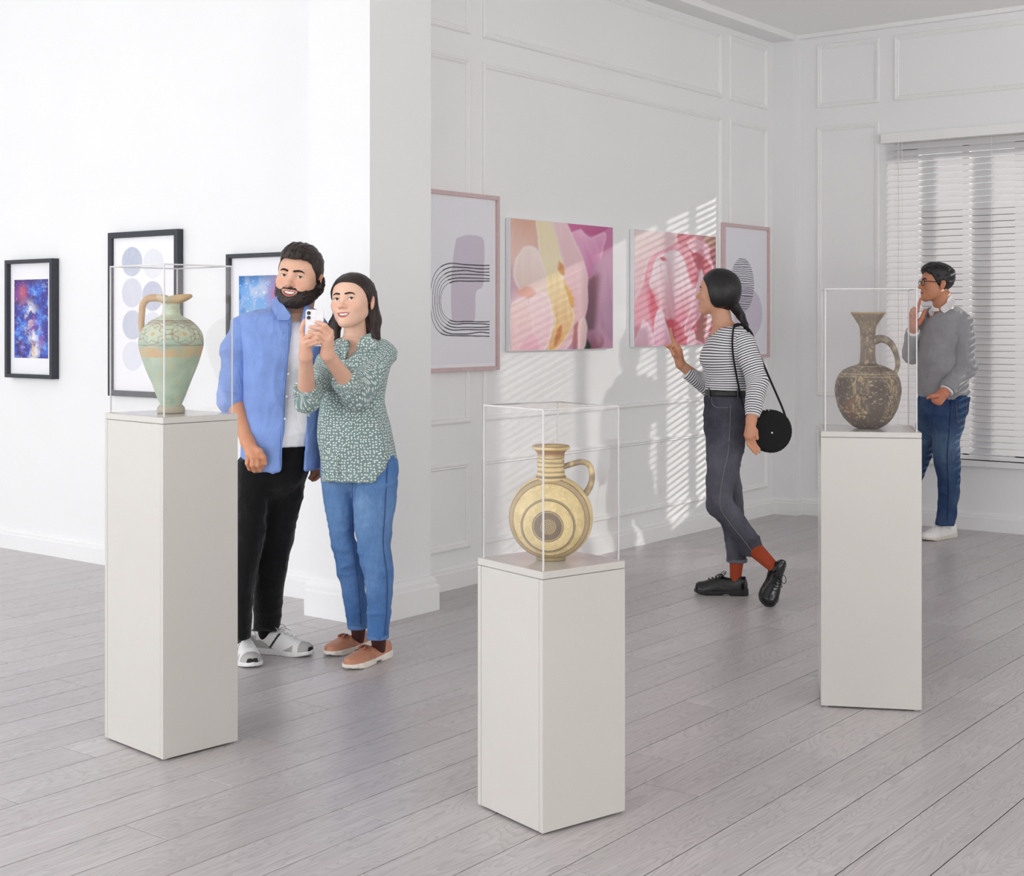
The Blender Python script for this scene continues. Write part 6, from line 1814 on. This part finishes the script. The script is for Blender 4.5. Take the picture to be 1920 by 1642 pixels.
    for pts, rr, seed in (([pt(1394, 642, 7.14), elN, pt(1411, 780, 7.0)], [.058, .050, .036], 91), ([pt(1347, 640, 7.38), elF, pt(1288, 697, 7.43)], [.056, .046, .034], 95)):
        c0 = pts[-1]; ax = (c0 - pts[1]) / np.linalg.norm(c0 - pts[1])
        V, F = sculpt(chain(pts, rr, .02) + [I_(halfspace(c0, ax), .002)], .005, it=1)
        V = folds(V, F, .008, (9, 9, 16), seed)
        # length along the arm
        l1 = np.linalg.norm(pts[1] - pts[0]); u1 = (pts[1] - pts[0]) / l1
        s1 = (V - pts[0]) @ u1; s2 = l1 + (V - pts[1]) @ ax
        w = sstep(-.05, .05, (V - pts[1]) @ (ax + u1))
        person_obj('sleeve', V, F, st, s_o, attrs={'stripe': s1 * (1 - w) + s2 * w})
    hips = loft([(738, 1324, 1402, .115, 0), (750, 1321, 1402, .122, 0), (780, 1320, 1402, .14, 0), (810, 1323, 1398, .14, 0), (835, 1332, 1388, .10, 0), (855, 1345, 1375, .05, 0)], D)
    jp = [U_(hips, 0), U_(loft(near, D), .015), U_(loft(far, D), .012)]
    V, F = sculpt(jp, .0065, it=2); V = folds(V, F, .008, (8, 8, 14), 101)
    V_j = V
    j = person_obj('jeans', V, F, M['denim'], t, colors=denim(V, D, (66, 66, 76), (112, 112, 122), 13))
    sm = M_col('grey_stitch', (128, 126, 128), .9)
    seam(j, 'side_seam', [(1370, 760), (1366, 840), (1356, 890), (1350, 930), (1352, 955), (1372, 985), (1400, 1020), (1414, 1040)], sm, jp, 6.8, 7.6, .0018, verts=V_j)
    seam(j, 'pocket_edge', [(1334, 746), (1336, 758), (1346, 764), (1366, 764)], sm, jp, 6.8, 7.6, .0016, verts=V_j)
    hm = M_col('grey_hem', (104, 104, 112), .9)
    c0, c1 = pt(1414, 1036, 7.25), pt(1418, 1041, 7.26)
    V, F = sculpt([U_(loft([(1046, 1363, 1400, .057, .1), (1053, 1363, 1400, .057, .1)], D, off=.003), 0)], .005); person_obj('hem', V, F, hm, j)
    blk = M_col('black_leather', (16, 16, 18), .45)
    V, F = sculpt([U_(loft([(731, 1324, 1402, .119, 0), (741, 1323, 1403, .121, 0)], D, off=.004), 0)], .005); person_obj('belt', V, F, blk, t)
    for x in (1329, 1383):
        seam(j, 'belt_loop', [(x, 727), (x, 736), (x + 1, 746)], M_col('grey_denim_loop', (84, 84, 94), .9), [U_(off(hips, .006), 0), U_(off(loft([(729, 1324, 1402, .119, 0), (743, 1323, 1403, .121, 0)], D), .006), 0)], 6.8, 7.6, .004)
    so = M_col('rust_sock', (158, 62, 28), .85)
    bm = [M_col('black_patent', (15, 15, 17), .18), M_col('black_rubber', (17, 17, 18), .5), M_col('black_lace', (20, 20, 22), .7)]
    an = shoe(t, gp(1402, 1116), gp(1303, 1112), 'derby', bm)
    V, F = sculpt(chain([pt(1382, 1040, 7.34), an], [.040, .025]), .005); person_obj('sock', V, F, so, t)
    # trailing foot stands on its toe
    toe = gp(1434, 1138); toe[2] = .002
    heel = toe + np.array([.085, .13, .185]); hv = heel - toe
    an = shoe(t, heel, toe, 'derby', bm, up=np.array([.35, -.35, .75]))
    V, F = sculpt(chain([pt(1412, 1026, 7.26), an], [.044, .026]), .005); person_obj('sock', V, F, so, t)
    # ---- round bag on a long strap
    bc = pt(1444, 808, 7.06)
    bag = thing('round_bag', 'round black shoulder bag hanging behind the striped-top person', 'bag', c2w(bc - np.array([0, 0, .112])))
    sc = 7.06 / FOC
    V, F = lathe_vf(smooth_profile([(.0005, -.035), (.085, -.035), (.102, -.030), (.106, -.018), (.106, .018), (.102, .030), (.085, .035), (.0005, .035)], 5), 72)
    th = np.arctan2(V[:, 1], V[:, 0]); r = np.hypot(V[:, 0], V[:, 1])
    V[:, :2] *= (1 + .012 * np.abs(np.sin(th * 18)) * (r > .08))[:, None]
    V = np.stack([V[:, 0], V[:, 2], V[:, 1]], -1) @ rotz(math.radians(14)).T
    fab = M_col('black_felt', (9, 9, 10), .9)
    person_obj('pouch', bc + V, F[:, ::-1], fab, bag)
    V, F = lathe_vf([(.0003, 0), (.006, 0), (.006, .003), (.003, .005), (.0003, .005)], 14)
    silver = plain('silver_stud', (214, 214, 216), .25, metal=1.0)
    person_obj('stud', bc + np.stack([V[:, 0] + .002, -.036 - V[:, 2], V[:, 1] - .006], -1), F, silver, bag)
    for x in (1434.5, 1441.5):
        q = pt(x, 769.5, 7.03); V2, F2 = lathe_vf([(.0003, 0), (.0035, 0), (.0035, .002), (.0003, .003)], 10)
        person_obj('stud', q + np.stack([V2[:, 0], -V2[:, 2], V2[:, 1]], -1), F2, silver, bag)
    sp = [U_(off(shirt, .004), 0)] + [U_(cone(pt(1397, 634, 7.13), elN, .066, .054), 0)]
    P = [pt(1384, 608, 7.18), pt(1377, 612, 7.14)] + [surf(sp, x, y, 6.7, 7.5) - np.array([0, .004, 0]) for x, y in ((1374, 625), (1373, 645), (1375, 670), (1380, 700), (1386, 730), (1392, 755))] + [pt(1402, 778, 7.02), pt(1412, 790, 7.05)]
    V, F = tube_vf(catmull(np.array(P), 5), .0085, 8, flat=.25, up=(0, 1, 0)); person_obj('strap', V, F, fab, bag)
    P = [pt(1376, 611, 7.15), pt(1384, 608, 7.18), pt(1398, 612, 7.19), pt(1410, 626, 7.21), pt(1420, 655, 7.20), pt(1441, 705, 7.14), pt(1465, 760, 7.08), pt(1474, 785, 7.06)]
    V, F = tube_vf(catmull(np.array(P), 5), .0075, 8, flat=.25, up=(0, 1, 0)); person_obj('strap', V, F, fab, bag)

# ================================================================== man in the grey sweater
def man_grey():
    D = 9.2
    t = thing('person', 'person in glasses, grey sweater and jeans standing before the blind', 'person', c2w(at(1770, 600, D) * [1, 1, 0]))
    neck0, neck1 = pt(1766, 556, 9.2), pt(1768, 592, 9.2)
    torso = loft([(584, 1746, 1792, .07, 0), (596, 1736, 1808, .15, 0), (612, 1729, 1816, .17, 0), (650, 1724, 1816, .17, 0), (700, 1724, 1814, .155, 0), (745, 1728, 1808, .13, 0), (770, 1732, 1800, .12, 0)], D, off=-.015)
    near = [(760, 1736, 1814, .10, -.06), (802, 1749, 1806, .10, -.07), (829, 1751, 1799, .095, -.07), (860, 1753, 1799, .085, -.07), (891, 1760, 1798, .075, -.07), (925, 1760, 1796, .07, -.05), (950, 1760, 1793, .066, -.03), (985, 1756, 1788, .06, -.02)]
    farl = [(760, 1722, 1790, .10, .09), (802, 1720, 1768, .10, .10), (852, 1706, 1745, .085, .12), (893, 1695, 1731, .075, .14), (950, 1683, 1714, .066, .16), (985, 1678, 1708, .06, .16)]
    shN, elN, wrN = pt(1800, 606, 9.06), pt(1811, 690, 9.05), pt(1768, 738, 8.98)
    shF, elF, wrF = pt(1742, 606, 9.36), pt(1711, 663, 9.34), pt(1713, 612, 9.14)
    arms = chain([shN, elN, wrN], [.048, .042, .03], .02) + chain([shF, elF, wrF], [.048, .042, .03], .02)
    neck = [U_(cone(neck0, neck1, .058, .062), .02), U_(cone(pt(1770, 592, 9.2), shN, .04, .035), .03), U_(cone(pt(1766, 592, 9.2), shF, .04, .035), .03)]
    H = Head(pt(1757, 531, 9.2), 88, 4, 0, 1.02, False, False, neck + [U_(torso, .03)], vox=.0034)
    H.skin, H.hskin = (196, 136, 106), (196, 126, 98)
    body = neck + [U_(torso, .03)] + [U_(loft(near, D, off=-.012), .02), U_(loft(farl, D, off=-.012), .02)] + arms
    d = 8.95
    hn = [U_(cone(elN, wrN, .042, .03), 0)]
    for q in ((1752, 750), (1757, 753), (1762, 754)): hn.append(U_(cone(wrN, pt(*q, d + .02), .03, .02), .015))
    hn += chain([pt(1757, 741, d), pt(1747, 743, d - .01), pt(1739, 746, d)], [.018, .013, .009], .006)
    d = 9.12
    hf = [U_(cone(elF, wrF, .042, .03), 0)]
    kn = [pt(1717, 590, d), pt(1712, 588, d), pt(1708, 590, d + .01), pt(1706, 595, d + .02)]
    for k_ in kn: hf.append(U_(cone(wrF, k_, .026, .015), .012))
    hf += chain([kn[0], pt(1721, 578, d), pt(1724, 568, d + .02), pt(1726, 560, d + .03)], [.013, .0115, .010, .008], .003)
    for k_, q, e in zip(kn[1:], ((1714, 578), (1710, 581), (1707, 587)), ((1722, 584), (1718, 590), (1714, 595))): hf += chain([k_, pt(*q, d - .02), pt(*e, d - .03)], [.0125, .011, .009], .003)
    hf += chain([pt(1722, 606, d - .01), pt(1729, 596, d - .02), pt(1733, 585, d - .01), pt(1735, 581, d)], [.017, .014, .011, .009], .006)
    body_mesh(t, H, body, [hn, hf], vox=.009, handvox=.004)
    build_face(t, H, None, iris=(60, 44, 36), lip=(150, 84, 76), brow=(28, 22, 20), brow_th=.0045)
    X, Y, Z = H.G
    nz2 = fbm(np.stack([X, Y * .5, Z], -1), 90, 6, 3)
    top = np.clip((Z - .04) / .05, 0, 1); fr = np.clip((Y + .02) / .09, 0, 1)
    A = ev(head_prims(False, False)[:2], X, Y, Z) - (.006 + .024 * top * (.5 + .5 * fr) + (nz2 - .5) * .008)
    hl = np.interp(np.ravel(np.abs(X)), [0, .03, .05, .06, .068, .08], [.066, .068, .062, .05, .01, -.02]).reshape(X.shape)
    A = smax(A, np.where(Y > .04, hl - Z, -1), .004)
    side = np.interp(np.ravel(Y), [-.12, -.06, -.02, .0, .02, .04, .06], [-.06, -.075, -.04, -.025, -.012, .02, .05]).reshape(Y.shape)
    A = smax(A, side - Z, .005)
    A = np.maximum(A, -(np.sqrt(((np.abs(X) - .083) / .018) ** 2 + ((Y + .012) / .021) ** 2 + ((Z + .012) / .034) ** 2) - 1) * .014)
    V, F = H.mesh(A, 1); person_obj('hair', H.out(V), F, M['hair_black'], t)
    # glasses
    gm = M_col('black_acetate', (18, 18, 20), .25)
    g = MB()
    for s in (-1, 1):
        q = np.linspace(0, 2 * math.pi, 25); P = np.stack([s * .033 + .024 * np.cos(q), .104 - .25 * np.abs(s * .033 + .024 * np.cos(q)) * .35, .019 * np.sin(q) - .003], -1)
        g.add(*tube_vf(P, .002, 6, caps=False)); g.add(*tube_vf([(s * .057, .098, .004), (s * .075, .085, .006), (s * .078, .02, .004), (s * .079, -.012, .0), (s * .078, -.03, -.014)], .0024, 6))
    g.add(*tube_vf([(-.010, .102, .002), (0, .107, .005), (.010, .102, .002)], .002, 6))
    person_obj('eyeglasses', H.out(np.vstack(g.V)), g.F, gm, t)
    # ---- clothes
    grey = cloth_mat('grey_knit', (146, 146, 149), .9, 500, .05)
    sw = loft([(578, 1744, 1796, .10, 0), (590, 1735, 1812, .185, 0), (612, 1725, 1822, .20, 0), (650, 1722, 1816, .18, 0), (700, 1722, 1815, .168, 0), (730, 1723, 1815, .165, 0), (746, 1727, 1813, .155, 0)], D)
    V, F = sculpt([U_(sw, 0), S_(cone(pt(1758, 556, 9.2), pt(1758, 588, 9.15), .078, .075), .005)], .008, it=2)
    s_o = person_obj('sweater', folds(V, F, .012, (6, 6, 8), 111), F, grey, t)
    V, F = sculpt([U_(loft([(732, 1723, 1815, .165, 0), (747, 1727, 1813, .155, 0)], D, off=.004), 0)], .006); person_obj('rib_hem', V, F, grey, s_o)
    wht = cloth_mat('white_poplin', (240, 240, 243), .7)
    for pts, rr, seed in (([pt(1801, 606, 9.07), elN, pt(1776, 731, 8.99)], [.074, .064, .05], 121), ([pt(1742, 608, 9.36), elF, pt(1713, 622, 9.17)], [.07, .06, .046], 125)):
        c0 = pts[-1]; ax = (c0 - pts[1]) / np.linalg.norm(c0 - pts[1])
        V, F = sculpt(chain(pts, rr, .03) + [I_(halfspace(c0, ax), .003)], .007, it=1); person_obj('sleeve', folds(V, F, .012, (7, 7, 10), seed), F, grey, s_o)
        V, F = sculpt([U_(cone(c0 - ax * .03, c0 + ax * .012, rr[2] - .004, rr[2] - .005), 0), I_(halfspace(c0 + ax * .011, ax), .002)], .005, it=1); person_obj('shirt_cuff', V, F, wht, t)
    nb = [U_(cone(pt(1765, 560, 9.2), pt(1766, 590, 9.2), .070, .082), 0), U_(off(sw, .002), 0)]
    V, F = sculpt([U_(cone(pt(1768, 562, 9.2), pt(1764, 584, 9.18), .068, .076), 0), S_(cone(pt(1762, 545, 9.2), pt(1756, 580, 9.12), .062, .05), .004), I_(halfspace(pt(1766, 563, 9.2), np.array([-.75, 0, 1.0])), .003)], .005, it=1)
    sc = person_obj('shirt_collar', V, F, wht, t)
    for pts in ([(1786, 558), (1791, 566), (1780, 578), (1770, 587), (1763, 582), (1760, 577), (1774, 568)], [(1758, 578), (1760, 583), (1752, 584), (1744, 581), (1747, 572), (1751, 577)]): flap(sc, 'collar_point', pts, wht, nb, 8.8, 9.4, .010, .006)
    hips = loft([(735, 1726, 1813, .155, 0), (752, 1722, 1815, .16, 0), (775, 1723, 1811, .16, 0), (796, 1732, 1800, .12, 0), (815, 1740, 1785, .05, 0)], D)
    jp = [U_(hips, 0), U_(loft(near, D), .02), U_(loft(farl, D), .015)]
    V, F = sculpt(jp, .008, it=2); V = folds(V, F, .012, (6, 6, 10), 131)
    V_j = V
    j = person_obj('jeans', V, F, M['denim'], t, colors=denim(V, D, (26, 50, 92), (92, 114, 140), 23))
    st = M_col('blue_stitch', (20, 36, 66), .9)
    seam(j, 'side_seam', [(1783, 748), (1780, 800), (1776, 860), (1778, 920), (1776, 975)], st, jp, 8.7, 9.6, .0022, verts=V_j)
    seam(j, 'pocket_edge', [(1793, 752), (1796, 790), (1806, 796), (1812, 770), (1813, 750)], M_col('tan_stitch', (120, 96, 74), .9), jp, 8.7, 9.6, .0016, verts=V_j)
    so = M_col('white_sock', (226, 226, 226), .8)
    wm = [M_col('white_leather', (232, 230, 228), .4), M_col('pale_rubber', (214, 208, 198), .6), M_col('white_lace', (226, 224, 220), .8)]
    for he, to_, top_ in ((gp(1791, 1006), gp(1731, 1014), pt(1773, 970, 9.2)), (gp(1709, 998), gp(1650, 1006), pt(1693, 970, 9.36))):
        an = shoe(t, he, to_, 'sneaker', wm, width=1.05)
        V, F = sculpt(chain([top_, an], [.042, .027]), .006); person_obj('sock', V, F, so, t)

man_blue(); woman_green(); woman_striped(); man_grey()
